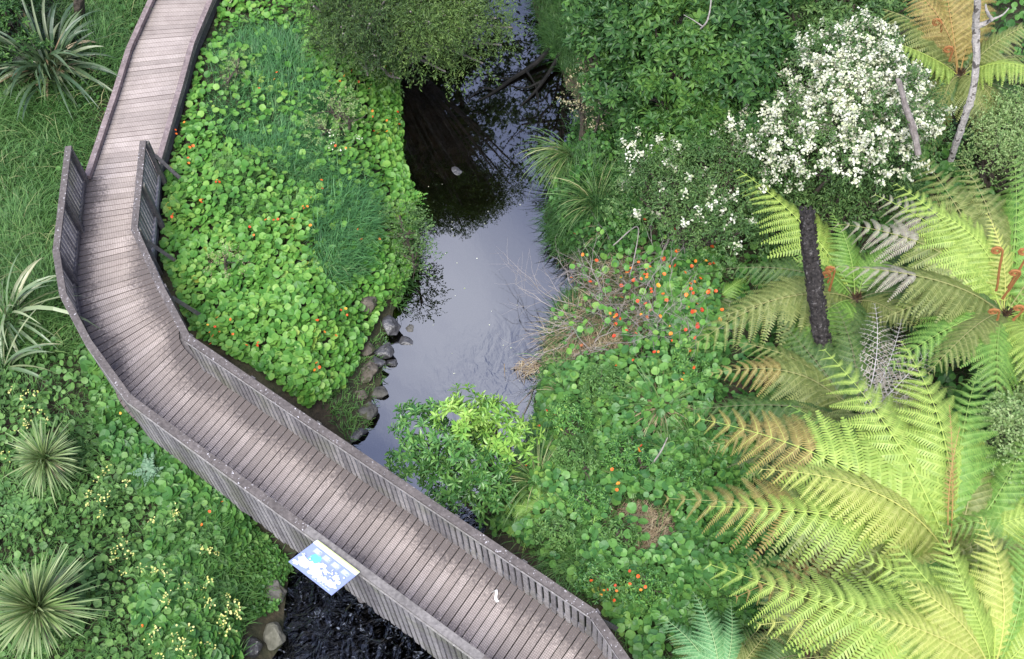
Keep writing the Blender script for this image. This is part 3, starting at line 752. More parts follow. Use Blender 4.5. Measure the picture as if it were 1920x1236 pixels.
def shrub(name, lobes, per, style, ll, lw, mat, label, cat='shrub', bloom=None, group=None, base=None, bark=None, inner=.25, droop=0.0, nleaf=8, kind=None, sub=6):
    """lobes: (px, py, z, radius in metres, weight); trunk and limbs carry clumps of leaves"""
    LB = []
    for x, y, z, r, *w_ in lobes:
        c = at(x, y, z)
        if r < .5 or sub < 2: LB.append((c, r, r*r)); continue
        LB.append((c, r*.7, r*r*.35))
        for q in range(sub):
            a = q/sub*2*PI+rng.normal(0, .35); e = rng.uniform(-.15, 1.1)
            LB.append((c+A_([math.cos(a)*math.cos(e), math.sin(a)*math.cos(e), math.sin(e)*.8])*r*rng.uniform(.62, .85), r*rng.uniform(.28, .42), r*r*.2))
    cx = np.mean([c for c, r, w_ in LB], 0) if base is None else onground(*base)
    bz = float(ground(cx[0], cx[1]))
    root = thing(name, (cx[0], cx[1], bz), label, cat, group, kind)
    mb = MB()
    tubebase = A_([cx[0], cx[1], bz-.1])
    for i, (c, r, w_) in enumerate(LB):
        if w_ < r*r*.9 and r < .35 and i % 3: continue
        mid_ = tubebase*.45+c*.55+rng.normal(0, .1, 3); mid_[2] = tubebase[2]*.5+c[2]*.5
        pts = smooth_path([tubebase+rng.normal(0, .05, 3)*A_([1, 1, 0]), mid_, c+A_([0, 0, r*.3])], 4)
        tube(mb, pts, np.linspace(.06, .018, len(pts)), 6, 0, .05)
        for j in range(5):
            d = nrm(rng.normal(0, 1, 3)+A_([0, 0, .4])); twig(mb, pts[-3], d, r*.85, .016, 1, .5, 0, None, 4, 2)
    mb.obj('trunk', bark or M_BARK, root)
    P, D = crown_pts(LB, per, inner)
    mb = MB()
    if style == 'whorl':
        n = len(P)
        ax = nrm(D+rng.normal(0, .35, (n, 3))+A_([0, 0, .45]))
        tmp = nrm(np.cross(ax, rng.normal(0, 1, (n, 3)))); tm2 = np.cross(ax, tmp)
        size = rng.uniform(.75, 1.2, n)
        for q in range(nleaf):
            a = q*2.4+rng.normal(0, .2, n)
            lift = .15+.75*(q/nleaf)*rng.uniform(.7, 1.2, n)
            d = tmp*np.cos(a)[:, None]+tm2*np.sin(a)[:, None]
            d = nrm(d+ax*lift[:, None]-A_([0, 0, droop]))
            s = size*rng.uniform(.75, 1.15, n)*(1-.35*q/nleaf)
            inst(mb, LEAF[0], LEAF[1], P+ax*(.012*q), basis(d, ax), np.stack([s*lw, s*ll, s*ll], 1))
    else:                     # sprays: leafy twigs that arch out
        n = len(P); K = nleaf
        ax = nrm(D+rng.normal(0, .5, (n, 3))+A_([0, 0, .25-droop]))
        for q in range(K):
            t = q/K
            c = P+ax*(t*ll*5)[..., None] if np.ndim(t) else P+ax*(t*ll*4.5)
            c = c-A_([0, 0, 1])*(t*t*ll*2.2*(.3+droop))
            side = nrm(np.cross(ax, rng.normal(0, 1, (n, 3))))
            d = nrm(ax*.7+side*.9)
            s = rng.uniform(.7, 1.2, n)
            inst(mb, LEAF4[0], LEAF4[1], c, basis(d, nrm(rng.normal(0, .5, (n, 3))+A_([0, 0, 1]))), np.stack([s*lw, s*ll, s*ll], 1))
    mb.obj('crown', mat, root)
    if bloom:
        frac, bm, size, cnt, fn = bloom
        k = rng.random(len(P)) < frac
        if fn is not None: k &= fn(P)
        k &= D[:, 2] > -.3
        Q, DQ = P[k], D[k]; n = len(Q); mb = MB()
        for q in range(cnt):
            t = q/cnt
            ax = nrm(DQ+A_([0, 0, .5]))
            c = Q+ax*(ll*1.2+t*size*3.2)+rng.normal(0, size*(.8-.5*t), (n, 3))
            nz = nrm(DQ+rng.normal(0, .7, (n, 3))+A_([0, 0, .4]))
            inst(mb, LEAF4[0], LEAF4[1], c, basis(np.cross(nz, rng.normal(0, 1, (n, 3))), nz), np.stack([np.full(n, size*.85), np.full(n, size*1.1), np.full(n, size)], 1)*rng.uniform(.6, 1.2, (n, 1)))
        mb.obj('blossoms', bm, root)
    return root

def frond_mesh(P0, P1, arch, wid=.27, npin=21, npl=20, droop=.58, ang=.42, start=.10, roll=None, tipmat=None, stalk=.011, nake=0, sweep=None):
    """twice-divided fern frond: stalk, side ribs and comb-like leaflets (material 0 blade, 1 rib, 2 faded tip)"""
    mb = MB(); P0, P1 = A_(P0, float), A_(P1, float)
    Lc = np.linalg.norm(P1-P0)
    hd = P1-P0; hd = nrm(A_([-hd[1], hd[0], 0]))
    C = P0*.66+P1*.34+A_([0, 0, arch*2.3])+hd*Lc*(rng.normal(0, .09) if sweep is None else sweep)
    def cv(t): t = np.asarray(t)[..., None]; return (1-t)**2*P0+2*t*(1-t)*C+t*t*P1
    def tn(t): t = np.asarray(t)[..., None]; return nrm(2*(1-t)*(C-P0)+2*t*(P1-C))
    tt = np.linspace(0, 1, 16)
    tube(mb, cv(tt), np.linspace(stalk, .003, 16), 5, 1, 0, False)
    t = np.linspace(start, .995, npin)
    B = cv(t); T = tn(t)
    S = nrm(np.cross(T, np.tile(A_([0, 0, 1.0]), (npin, 1)))); Nn = np.cross(S, T)
    if roll is None: roll = rng.normal(0, .22)
    if roll:
        S, Nn = S*math.cos(roll)+Nn*math.sin(roll), Nn*math.cos(roll)-S*math.sin(roll)
    shape = np.minimum(1, .35+(t-start)/.28)*np.clip(1-((t-.25)/.78), .02, 1)**.75
    shape = np.where(t < .25, np.minimum(1, .45+(t-start)/.25), shape)
    plen = Lc*wid*shape*1.15
    s = (np.arange(npl)+.6)/npl
    for side in (1, -1):
        pl = plen*rng.uniform(.9, 1.06, npin)
        an = ang+.25*t+rng.normal(0, .06, npin)
        d = S*side*np.cos(an)[:, None]+T*np.sin(an)[:, None]
        dr = droop*rng.uniform(.6, 1.4, npin)
        def pv(q):   # (npin, len(q), 3)
            q = np.asarray(q)[None, :, None]; l = pl[:, None, None]
            return B[:, None]+d[:, None]*l*q+T[:, None]*l*.12*q*q-(Nn*.35+A_([0, 0, .65]))[:, None]*l*dr[:, None, None]*q*q
        # rib of the pinna
        q = np.linspace(0, 1, 5); c = pv(q); w_ = (.0036*(1-q*.8))[None, :, None]
        v = np.stack([c-T[:, None]*w_+Nn[:, None]*.004, c+T[:, None]*w_+Nn[:, None]*.004], 2).reshape(-1, 3)
        b_ = ((np.arange(npin)*10)[:, None]+np.arange(4)[None]*2).reshape(-1, 1)
        mb.add(v, [b_+A_([[0, 1, 3, 2]])], 1)
        c = pv(s); e = nrm(pv(s+.02)-c)
        pn = nrm(np.cross(e, Nn[:, None])); pn = pn*np.sign((pn*T[:, None]).sum(-1, keepdims=True))
        nn = np.cross(pn, e); nn = nn*np.sign((nn*Nn[:, None]).sum(-1, keepdims=True))
        sh = np.clip(1.05-s, .06, 1)**.55*np.clip(.55+s*3, 0, 1)
        ln = pl[:, None]*.172*sh[None]*rng.uniform(.85, 1.12, (npin, npl)); hw = (pl/npl)[:, None]*.5*np.ones((1, npl))
        for s2 in (1, -1):
            dd = nrm(pn*s2+e*.38-nn*.22)
            a = c-e*hw[..., None]; b2 = c+e*hw[..., None]
            tp = c+dd*ln[..., None]
            v = np.stack([a, b2, tp+e*(hw*.45)[..., None], tp-e*(hw*.30)[..., None]], 2)
            mats = np.repeat((t > .62).astype(int)*2 if tipmat else np.zeros(npin, int), npl)
            keep = rng.random(npin*npl) > nake
            f = (np.arange(npin*npl)*4)[:, None]+A_([[0, 1, 2, 3]])
            if nake: f = f[keep]; mats = mats[keep]
            mb.add(v.reshape(-1, 3), [f], 0)
            mb.fm[4][-1] = mats
    return mb

def fiddle(root, P, d, L, r, mat=None):
    """rolled young frond on an upright rusty stalk"""
    mb = MB(); d = nrm(A_(d, float)); k = 14
    pts = [A_(P, float)+d*L*q/9+A_([0, 0, 1])*.02*math.sin(q) for q in range(10)]
    side = nrm(np.cross(d, A_([.3, 1, .1]))); c0 = pts[-1]
    R = .085
    for q in range(1, k+1):
        a = q/k*3.6*PI; rr = R*(1-q/k*.75)
        pts.append(c0+side*(R-rr*math.cos(a))+d*rr*math.sin(a))
    tube(mb, pts, np.concatenate([np.linspace(r, r*.8, 10), np.linspace(r*.95, r*.6, k)]), 6, 0, .12)
    mb.obj('fiddlehead', mat or M_FIDDLE, root)

def fern(name, cpx, cpy, cz, fronds, label, extra=0, exL=2.2, excol=('dark', 'olive'), group=None, fid=(), trunk=True, cat='tree fern'):
    C = at(cpx, cpy, cz); gz = float(ground(C[0], C[1]))
    root = thing(name, (C[0], C[1], gz), label, cat, group)
    if trunk:
        mb = MB(); k = 7
        tube(mb, [(C[0]+.02*math.sin(q), C[1]+.02*math.cos(q*2), gz-.1+(C[2]-gz+.12)*q/k) for q in range(k+1)], np.linspace(.15, .11, k+1), 11, 0, .12)
        mb.obj('trunk', plain('fern_trunk_fibre', (.03, .022, .016), (.10, .07, .045), 18, .95, .8) if 'fern_trunk_fibre' not in bpy.data.materials else bpy.data.materials['fern_trunk_fibre'], root)
    mb = MB(); n = 26
    inst(mb, LEAF4[0], LEAF4[1], C+rng.normal(0, .03, (n, 3)), basis(nrm(rng.normal(0, .5, (n, 3))+A_([0, 0, 1])), rng.normal(0, 1, (n, 3))), np.stack([np.full(n, .03), np.full(n, .16), np.full(n, .1)], 1))
    mb.obj('crown_heart', M_HEART, root)
    for fr in fronds:
        tx, ty, tz, col, *o = fr
        o = dict(o[0]) if o else {}
        T = at(tx, ty, tz); L = np.linalg.norm(T-C)
        arch = o.pop('arch', .15*L); tipm = o.pop('tip', None); ofs = o.pop('from', None)
        B = C if ofs is None else at(*ofs)
        mb = frond_mesh(B+nrm((T-B)*A_([1, 1, 0]))*.06, T, arch, tipmat=tipm, **o)
        mb.obj('frond', [FERN[col], RACH[col], FERN[tipm or col]], root)
    for q in range(extra):
        a = q/extra*2*PI*(1 if extra < 15 else 2)+rng.normal(0, .25); L = exL*rng.uniform(.75, 1.12)
        T = C+A_([math.cos(a)*L, math.sin(a)*L, -rng.uniform(-.3, .8)*L*.4])
        mb = frond_mesh(C-A_([0, 0, .05]), T, rng.uniform(.14, .24)*L)
        c_ = excol[q % len(excol)]
        mb.obj('frond', [FERN[c_], RACH[c_], FERN[c_]], root)
    for px, py, z, L, lean in fid:
        fiddle(root, at(px, py, z), (lean[0], lean[1], 1), L, .022)
    return root

def rock(px, py, z, r, mat, label, seed, flat=.7, rot=0, group='rocks at the water edge'):
    bm = bmesh.new(); r_ = np.random.default_rng(seed)
    for q in range(16):
        d = nrm(r_.normal(0, 1, 3)); bm.verts.new(d*A_(r)*A_([1, 1, flat])*r_.uniform(.85, 1.1))
    bmesh.ops.convex_hull(bm, input=bm.verts)
    for v in [v for v in bm.verts if not v.link_faces]: bm.verts.remove(v)
    bmesh.ops.bevel(bm, geom=list(bm.edges), offset=.05*min(r), segments=1, affect='EDGES', profile=.6)
    bmesh.ops.triangulate(bm, faces=bm.faces)
    bmesh.ops.subdivide_edges(bm, edges=[e for e in bm.edges if e.calc_length() > .08], cuts=2, use_grid_fill=True)
    bmesh.ops.triangulate(bm, faces=bm.faces)
    for v in bm.verts:
        nz = mnoise.noise(v.co*6+Vector((seed, 0, 0)))*.05+mnoise.noise(v.co*17)*.018
        v.co += v.co.normalized()*nz*min(1, min(r)*3.5)
    me = bpy.data.meshes.new('rock'); bm.to_mesh(me); bm.free(); me.materials.append(mat)
    for p in me.polygons: p.use_smooth = False
    o = bpy.data.objects.new('rock', me); COL.objects.link(o)
    o.location = V(px, py, z); o.rotation_euler = (0, 0, rot)
    return tag(o, label, 'rock', group)

def weed(px, py, hgt, label, n=5, petals=M_YEL, leaf=M_WEED, group=None, dens=9, name='flowering_weed'):
    P0 = onground(px, py, hgt); root = thing(name, P0, label, 'weed', group)
    mb, ml, mf = MB(), MB(), MB()
    for q in range(n):
        a = rng.uniform(0, 2*PI); sp_ = rng.uniform(.05, .38); L = hgt*rng.uniform(.8, 1.15)
        pts = smooth_path([P0, P0+A_([math.cos(a)*sp_*.4, math.sin(a)*sp_*.4, L*.6]), P0+A_([math.cos(a)*sp_, math.sin(a)*sp_, L])], 4)
        tube(mb, pts, np.linspace(.007, .004, len(pts)), 4, 0, 0, False)
        m_ = 12; b_ = pts[rng.integers(1, len(pts), m_)]
        d = nrm(rng.normal(0, 1, (m_, 3))*A_([1, 1, .35])+A_([0, 0, .2]))
        inst(ml, LEAF[0], LEAF[1], b_, basis(d, A_([[0, 0, 1]])+rng.normal(0, .2, (m_, 3))), np.stack([np.full(m_, .05), np.full(m_, .13), np.full(m_, .13)], 1)*rng.uniform(.6, 1.3, (m_, 1)))
        c = pts[-1]+rng.normal(0, .045, (dens, 3))*A_([1, 1, .6]); nz = up_normals(dens, .5)
        inst(mf, PETAL[0], PETAL[1], c, basis(np.cross(nz, rng.normal(0, 1, (dens, 3))), nz), rng.uniform(.012, .022, dens))
    mb.obj('stem', M_WEED, root); ml.obj('leaves', leaf, root); mf.obj('blossoms', petals, root)
    return root

def lobed(px, py, n, L, mat, label, name='leafy_weed', cat='weed', w=.36, e=.5, z=.25):
    """rosette of large cut leaves"""
    P0 = onground(px, py, z); root = thing(name, P0, label, cat); mb = MB()
    for q in range(n):
        a = q*2.4+rng.normal(0, .2); el = rng.uniform(.1, 1.0)*e; l = L*rng.uniform(.65, 1.1)
        d = A_([math.cos(a)*math.cos(el), math.sin(a)*math.cos(el), math.sin(el)])
        base = P0+A_([0, 0, z*rng.uniform(.4, 1.1)])
        k = 7; s = np.linspace(.1, 1, k)
        c = base+d*l*s[:, None]-A_([0, 0, 1])*(s**2*l*.25)[:, None]
        sd_ = nrm(np.cross(d, A_([0, 0, 1.])))
        for sg in (1, -1):
            dd = nrm(np.tile(d*.6+sd_*sg, (k, 1))+rng.normal(0, .12, (k, 3)))
            ln = l*w*(1.05-s)*np.clip(.5+s*2, 0, 1)
            inst(mb, LEAF[0], LEAF[1], c, basis(dd, np.tile(A_([0, 0, 1.]), (k, 1))+rng.normal(0, .15, (k, 3))), np.stack([ln*.6, ln, ln], 1))
        inst(mb, LEAF[0], LEAF[1], c[-2:-1], basis(d[None], A_([[0, 0, 1.]])), A_([[l*.14, l*.3, l*.3]]))
    mb.obj('leaves', mat, root)
    return root
# ------------------------------------------------------------------ ground cover (masses nobody could count)
LP = [(398, -40), (640, -40), (690, 60), (745, 150), (755, 300), (778, 360), (792, 440), (775, 520), (722, 570), (690, 640), (665, 690), (630, 740), (585, 770), (480, 690), (360, 625), (300, 470), (305, 330), (345, 200), (375, 80)]
GR_A = [(385, 40), (560, 40), (575, 110), (650, 200), (640, 330), (560, 350), (470, 300), (400, 250), (380, 160)]
GR_B = [(590, 330), (660, 300), (700, 350), (690, 520), (620, 540), (585, 470)]
GR_C = [(400, 300), (560, 290), (560, 400), (450, 420), (395, 380)]
cover('nasturtium_patch', LP, 11500, .52, (.048, .088), M_NAST, 'bright green nasturtium patch with orange flowers between boardwalk and stream', 'nasturtium', 95, M_ORG, 3, holes=((GR_A, .24), (GR_B, .26), (GR_C, .55)))
grass('grass_patch', GR_A, 8000, (.3, .6), (.012, .02), M_GRASSB, 'long blue green grass among the nasturtiums beside the open boardwalk', seed=4)
grass('grass_patch', GR_B, 4000, (.35, .65), (.014, .022), M_GRASSB, 'dark blue green grass tufts near the stream side of the nasturtiums', seed=5)
grass('grass_patch', GR_C, 3000, (.3, .55), (.012, .018), M_GRASS, 'mixed grass in the middle of the bright nasturtium patch', seed=6)
BANK = [(745, 370), (790, 370), (812, 440), (800, 520), (760, 590), (735, 570), (745, 440)]
EDGE = [(690, 60), (757, 120), (768, 300), (790, 370), (745, 380), (715, 280), (690, 130)]
cover('nasturtium_patch', EDGE, 1300, .42, (.07, .11), M_NAST, 'nasturtiums spilling over the left water edge', 'nasturtium', 5, M_ORG, 31)
grass('bank_weeds', BANK, 800, (.25, .5), (.014, .024), M_GRASSD, 'overhanging weeds and grass along the left water edge', seed=8, bend=2.0)
cover('herb_cover', BANK, 600, .35, (.03, .06), M_NAST, 'small leaved herbs trailing over the left water edge', 'herbs', 0, None, 9, tilt=.8)
GL = [(-60, -60), (330, -60), (250, 90), (215, 180), (165, 340), (110, 470), (118, 560), (170, 650), (60, 680), (-90, 660)]
grass('long_grass', GL, 2000, (.7, 1.1), (.014, .024), M_SEDGE, 'pale longer grass stems rising above the field left of the boardwalk', seed=47, lean=1.0, bend=1.9, K=4)
grass('grass_field', GL, 26000, (.38, .75), (.014, .024), M_GRASS, 'lush long grass left of the boardwalk', seed=10, lean=.8, holes=(([(-60, -60), (140, -60), (110, 120), (-60, 200)], .25),))
cover('herb_cover', GL, 900, .4, (.035, .06), M_NASTD, 'scattered round leaved herbs in the grass left of the boardwalk', 'herbs', 0, None, 12, thin=1.6)
LL = [(-100, 640), (60, 650), (175, 640), (250, 770), (320, 850), (470, 960), (560, 1030), (535, 1080), (455, 1150), (452, 1300), (-120, 1300)]
NL = [(150, 640), (250, 770), (330, 860), (480, 970), (440, 1060), (450, 1260), (330, 1290), (250, 1150), (300, 960), (200, 850)]
cover('nasturtium_patch', NL, 2600, .42, (.075, .12), M_NASTD, 'deep green large leaved nasturtiums below the outer railing', 'nasturtium', 7, M_RED, 13, thin=.4, fclus=False)
cover('herb_cover', LL, 4200, .38, (.035, .075), M_WEED, 'mixed low herbs in the lower left corner', 'herbs', 0, None, 14, tilt=.7)
grass('grass_patch', LL, 9500, (.3, .55), (.014, .022), M_GRASS, 'green grass between the herbs in the lower left corner', seed=15)
UN = [(455, 960), (570, 1020), (560, 1060), (520, 1140), (450, 1170), (420, 1080)]
cover('creeping_cover', UN, 2600, .28, (.022, .042), M_NASTD, 'dark tiny leaved creeper on the bank under the railing', 'creeper', 0, None, 16, tilt=.8)
MUD = [(590, 740), (690, 640), (720, 600), (735, 640), (690, 800), (655, 830)]
grass('bank_weeds', MUD, 900, (.15, .3), (.014, .022), M_GRASS, 'sparse young weeds on the muddy left bank behind the rocks', seed=17, thin=1.4)
RN = [(1075, 500), (1180, 480), (1345, 500), (1350, 700), (1320, 800), (1300, 900), (1260, 1010), (1370, 1110), (1250, 1180), (1230, 1290), (1130, 1140), (1000, 1040), (925, 985), (960, 880), (1005, 780), (1020, 700), (1050, 620)]
STRAW = [(1120, 965), (1190, 935), (1255, 950), (1262, 1010), (1190, 1050), (1125, 1020)]
TW = [(1060, 480), (1200, 470), (1240, 560), (1200, 650), (1040, 680), (1020, 620)]
RB3 = [(1010, 720), (1180, 660), (1330, 700), (1330, 800), (1240, 930), (1010, 800)]
cover('herb_cover', RN, 3600, .55, (.022, .05), M_WEED, 'small leaved weeds mixed through the right bank nasturtiums', 'herbs', 0, None, 36, tilt=.8, thin=1.4, holes=((TW, .1), (STRAW, .08)))
cover('nasturtium_patch', RN, 5200, .75, (.045, .092), M_NASTR, 'nasturtium patch with red and orange flowers on the right bank', 'nasturtium', 52, M_RED, 20, holes=((STRAW, .16), (TW, .14)), thin=.8, fsize=(.022, .038))
grass('grass_patch', RN, 9000, (.3, .62), (.012, .02), M_GRASS, 'grass growing through the nasturtiums on the right bank', seed=21, holes=((STRAW, .05), (TW, .25)))
REDGE = [(1035, 430), (1085, 430), (1085, 560), (1060, 660), (1045, 740), (1010, 850), (950, 960), (925, 1000), (915, 960), (960, 870), (1000, 790), (1008, 720), (1025, 640), (1040, 560)]
grass('bank_weeds', REDGE, 2600, (.3, .6), (.012, .02), M_GRASSD, 'weeds and grass hanging over the right water edge', seed=33, bend=2.2)
cover('herb_cover', REDGE, 700, .3, (.03, .06), M_NASTR, 'small herbs trailing over the right water edge', 'herbs', 0, None, 34, tilt=.8)
grass('dry_straw', STRAW, 2600, (.15, .4), (.009, .016), M_DRY, 'flattened patch of dry brown straw among the right bank nasturtiums', 'dry grass', seed=22, lean=2.2, bend=.8)
cover('nasturtium_patch', [(1230, 480), (1345, 480), (1355, 640), (1280, 680), (1230, 620)], 800, .6, (.07, .105), M_NASTR, 'large dark nasturtium leaves with red and yellow flowers beside the tree ferns', 'nasturtium', 26, M_RED, 23, fclus=False, fsize=(.035, .05))
RB = [(1000, -60), (1140, -60), (1120, 60), (1080, 140), (1060, 140), (1020, 70)]
grass('bank_grass', RB, 8000, (.4, .75), (.013, .02), M_GRASSD, 'dark green grass hanging over the right bank at the top', seed=24, bend=2.0)
cover('herb_cover', [(1060, 230), (1175, 210), (1215, 300), (1200, 480), (1080, 480), (1030, 400)], 2200, .75, (.03, .06), M_NASTD, 'dark leafy herbs between the sedges and the white flowering shrub', 'herbs', 0, None, 61, tilt=.8)
RB2 = [(1050, 220), (1170, 200), (1200, 300), (1180, 480), (1060, 490), (1010, 430), (1020, 350)]
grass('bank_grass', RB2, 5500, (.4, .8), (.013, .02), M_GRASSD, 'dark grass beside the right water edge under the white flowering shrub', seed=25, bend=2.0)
ALLR = [(1000, -100), (2080, -100), (2080, 1400), (1250, 1400), (1250, 1180), (1350, 1000), (1340, 500), (1180, 470), (1100, 200)]
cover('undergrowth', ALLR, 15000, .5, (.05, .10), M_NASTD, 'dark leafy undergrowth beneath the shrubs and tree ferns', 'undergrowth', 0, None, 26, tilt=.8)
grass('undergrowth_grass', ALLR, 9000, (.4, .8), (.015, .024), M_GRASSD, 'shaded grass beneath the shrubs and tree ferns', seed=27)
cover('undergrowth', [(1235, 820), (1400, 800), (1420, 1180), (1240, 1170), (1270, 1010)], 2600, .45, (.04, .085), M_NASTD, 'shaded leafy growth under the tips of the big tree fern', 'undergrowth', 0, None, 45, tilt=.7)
MARG = [(1250, 1380), (2080, 1380), (2080, -150), (2650, -250), (2650, 1850), (1250, 1850)]
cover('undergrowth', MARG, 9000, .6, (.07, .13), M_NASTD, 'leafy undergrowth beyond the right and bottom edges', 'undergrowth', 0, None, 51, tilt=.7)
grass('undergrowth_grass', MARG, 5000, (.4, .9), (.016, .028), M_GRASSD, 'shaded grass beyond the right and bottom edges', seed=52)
MARL = [(-120, 640), (-500, 640), (-500, 1850), (1100, 1850), (1000, 1400), (-120, 1290)]
cover('herb_cover', MARL, 7000, .45, (.06, .11), M_WEED, 'low herbs beyond the left and bottom edges', 'herbs', 0, None, 53, tilt=.7)
grass('grass_field', MARL, 5000, (.4, .8), (.016, .026), M_GRASS, 'grass beyond the lower left edge', seed=54)
FARL = [(-300, -220), (420, -220), (330, -60), (-60, -60), (-90, 660), (-300, 700)]
grass('grass_field', FARL, 9000, (.38, .66), (.018, .03), M_GRASS, 'long grass beyond the left and top edge of the field', seed=28)
cover('undergrowth', [(400, -220), (700, -220), (720, 20), (640, 10), (560, -40), (400, -40)], 2200, .5, (.06, .1), M_NASTD, 'dark leafy growth on the top bank beside the stream', 'undergrowth', 0, None, 29)

# ------------------------------------------------------------------ flax, cabbage trees, sedges
tuft('flax_clump', 92, 125, .35, 170, (.9, 1.9), (.06, .10), M_FLAX, 'large dark flax clump with tan tips at the top left', 'flax', (.35, 1.5), (.5, 1.9), 'flax', .55, 7, .10, dead=40)
tuft('flax_clump', 15, 600, .15, 55, (1.0, 1.9), (.05, .085), M_FLAXP, 'pale flax clump left of the boardwalk bend', 'flax', (.5, 1.4), (.8, 2.2), 'flax', .2, 7, .10, dead=8)
tuft('flax_clump', 5, 690, .15, 26, (.9, 1.5), (.05, .08), M_FLAXP, 'small pale flax clump at the left frame edge, nearest the yellow weeds', 'flax', (.4, 1.2), (.8, 2.0), 'flax', .15, 7, .10)
tuft('flax_clump', 600, -45, .15, 34, (.9, 1.5), (.045, .075), M_FLAXP, 'straw coloured flax hanging down at the top by the stream', 'flax', (.3, 1.2), (.9, 2.0), 'flax', .2, 7, .10, dead=20)
tuft('flax_clump', 455, -12, .12, 24, (.6, 1.15), (.04, .065), M_FLAXP, 'small flax clump beside the open end of the boardwalk', 'flax', (.3, 1.2), (.9, 2.0), 'flax', .15, 7, .10, dead=5)
tuft('cabbage_tree', 70, 1140, .95, 430, (.62, 1.0), (.026, .042), M_CORD, 'big round cabbage tree head in the bottom left corner', 'cabbage tree', (-.55, 1.55), (.05, .5), 'cord', .05, 5, .12, dead=18)
tuft('cabbage_tree', 86, 862, .75, 340, (.45, .78), (.02, .034), M_CORD, 'smaller cabbage tree head above the other near the left edge', 'cabbage tree', (-.55, 1.55), (.2, .9), 'cord', .05, 5, .12, dead=14)
tuft('sedge_tussock', 1120, 385, .1, 190, (.7, 1.3), (.012, .022), M_SEDGE, 'fine arching sedge tussock below the white flowering shrub', 'sedge', (.7, 1.5), (1.2, 2.4), 'grass', .22, 6)
tuft('sedge_tussock', 1075, 290, .2, 170, (.8, 1.4), (.014, .024), M_SEDGE, 'pale sedge hanging over the right water edge', 'sedge', (.5, 1.3), (1.2, 2.4), 'grass', .2, 6, 0, None, 'blades', (PI+.7, .6))
tuft('sedge_tussock', 1010, 905, .1, 200, (.6, 1.15), (.014, .026), M_SEDGE, 'sedge tussock with straw tips beside the sapling and inner railing', 'sedge', (.6, 1.5), (1.0, 2.4), 'grass', .2, 6, dead=50)
tuft('sedge_tussock', 1240, 765, .3, 60, (.6, 1.05), (.016, .028), M_SEDGE, 'mostly straw coloured tussock at the edge of the tree ferns', 'sedge', (.5, 1.5), (1.0, 2.2), 'grass', .25, 6, dead=150)
tuft('sedge_tussock', 1150, 430, .1, 90, (.6, 1.0), (.012, .02), M_GRASSD, 'dark thin sedge above the tangle of dead twigs', 'sedge', (.6, 1.5), (1.2, 2.4), 'grass', .2, 6, dead=40)

# ------------------------------------------------------------------ shrubs and trees
def brng(lo, hi): return lambda P: (P[:, 2] > lo) & (P[:, 2] < hi)
shrub('broadleaf_shrub', [(1130, 90, 1.2, .7), (1190, 50, 2.0, .8), (1165, 165, 1.2, .75), (1120, 30, 1.2, .6), (1210, 235, 1.0, .6), (1240, -40, 2.0, .8)], 260, 'whorl', .20, .085, M_BROAD, 'dark glossy broadleaf shrub on the right bank nearest the water')
shrub('broadleaf_shrub', [(1290, 50, 2.4, .85), (1270, 150, 2.0, .8), (1330, 100, 2.4, .7), (1250, 255, 1.2, .6), (1320, 230, 1.5, .65), (1330, -50, 2.4, .8)], 260, 'whorl', .20, .085, M_BROADL, 'mid green broadleaf shrub between the dark one and the white blossom')
shrub('broadleaf_shrub', [(1400, 40, 2.7, .8), (1390, 140, 2.3, .7), (1440, 90, 2.3, .6), (1410, 230, 1.6, .55), (1460, -20, 2.5, .7)], 260, 'whorl', .20, .085, M_BROAD, 'deep green broadleaf shrub touching the white blossom')
shrub('broadleaf_shrub', [(1500, 10, 2.2, .6), (1540, 60, 1.8, .5), (1600, 20, 2.0, .7), (1660, 30, 1.8, .5), (1580, -60, 2.2, .8)], 280, 'whorl', .15, .055, M_FINEG, 'green shrub behind the white blossom at the top')
shrub('white_blossom_shrub', [(1560, 105, 2.9, .42), (1620, 90, 2.8, .40), (1650, 150, 2.9, .46), (1585, 165, 2.8, .50), (1510, 150, 2.3, .36), (1500, 215, 2.3, .36), (1560, 225, 2.6, .45), (1635, 225, 2.7, .48), (1690, 175, 2.4, .36), (1695, 240, 2.3, .36), (1470, 265, 1.9, .34), (1530, 285, 2.1, .40), (1600, 300, 2.2, .42), (1665, 290, 2.1, .36), (1725, 205, 2.0, .32), (1490, 110, 2.0, .28), (1440, 215, 1.8, .34), (1425, 300, 1.5, .34), (1470, 335, 1.4, .26), (1740, 250, 1.9, .26), (1705, 305, 1.7, .24), (1385, 255, 1.5, .28)], 950, 'spray', .075, .03, M_FINEG,
      'rounded shrub smothered in cream white blossom', bloom=(.40, M_WHITE, .058, 24, lambda P: vnoise(P[:, 0], P[:, 1], 4.5, 5) > -.4), nleaf=8)
shrub('white_blossom_shrub', [(1225, 320, 1.0, .6), (1310, 325, 1.3, .6), (1390, 290, 1.4, .55), (1290, 400, 1.0, .6), (1360, 420, 1.1, .5), (1425, 360, 1.3, .45), (1200, 380, .6, .45), (1340, 460, .8, .35)], 620, 'spray', .075, .028, M_FINEG,
      'green shrub with sparse white blossom sprays above the twig tangle', bloom=(.055, M_WHITE, .058, 22, None), nleaf=8)
shrub('fine_leaf_shrub', [(1480, 350, .8, .6), (1560, 370, .8, .6), (1640, 350, .8, .6), (1440, 430, .6, .5)], 700, 'spray', .085, .034, M_FINEG, 'fine leaved shrub under the white blossom behind the black stump', nleaf=7)
shrub('faded_blossom_shrub', [(1095, 160, .3, .3), (1085, 190, .2, .28), (1125, 215, .2, .28), (1100, 128, .4, .22)], 700, 'spray', .06, .02, M_FINE, 'small shrub with tan faded flower sprays over the water', bloom=(.55, M_TAN, .035, 8, None), nleaf=6)
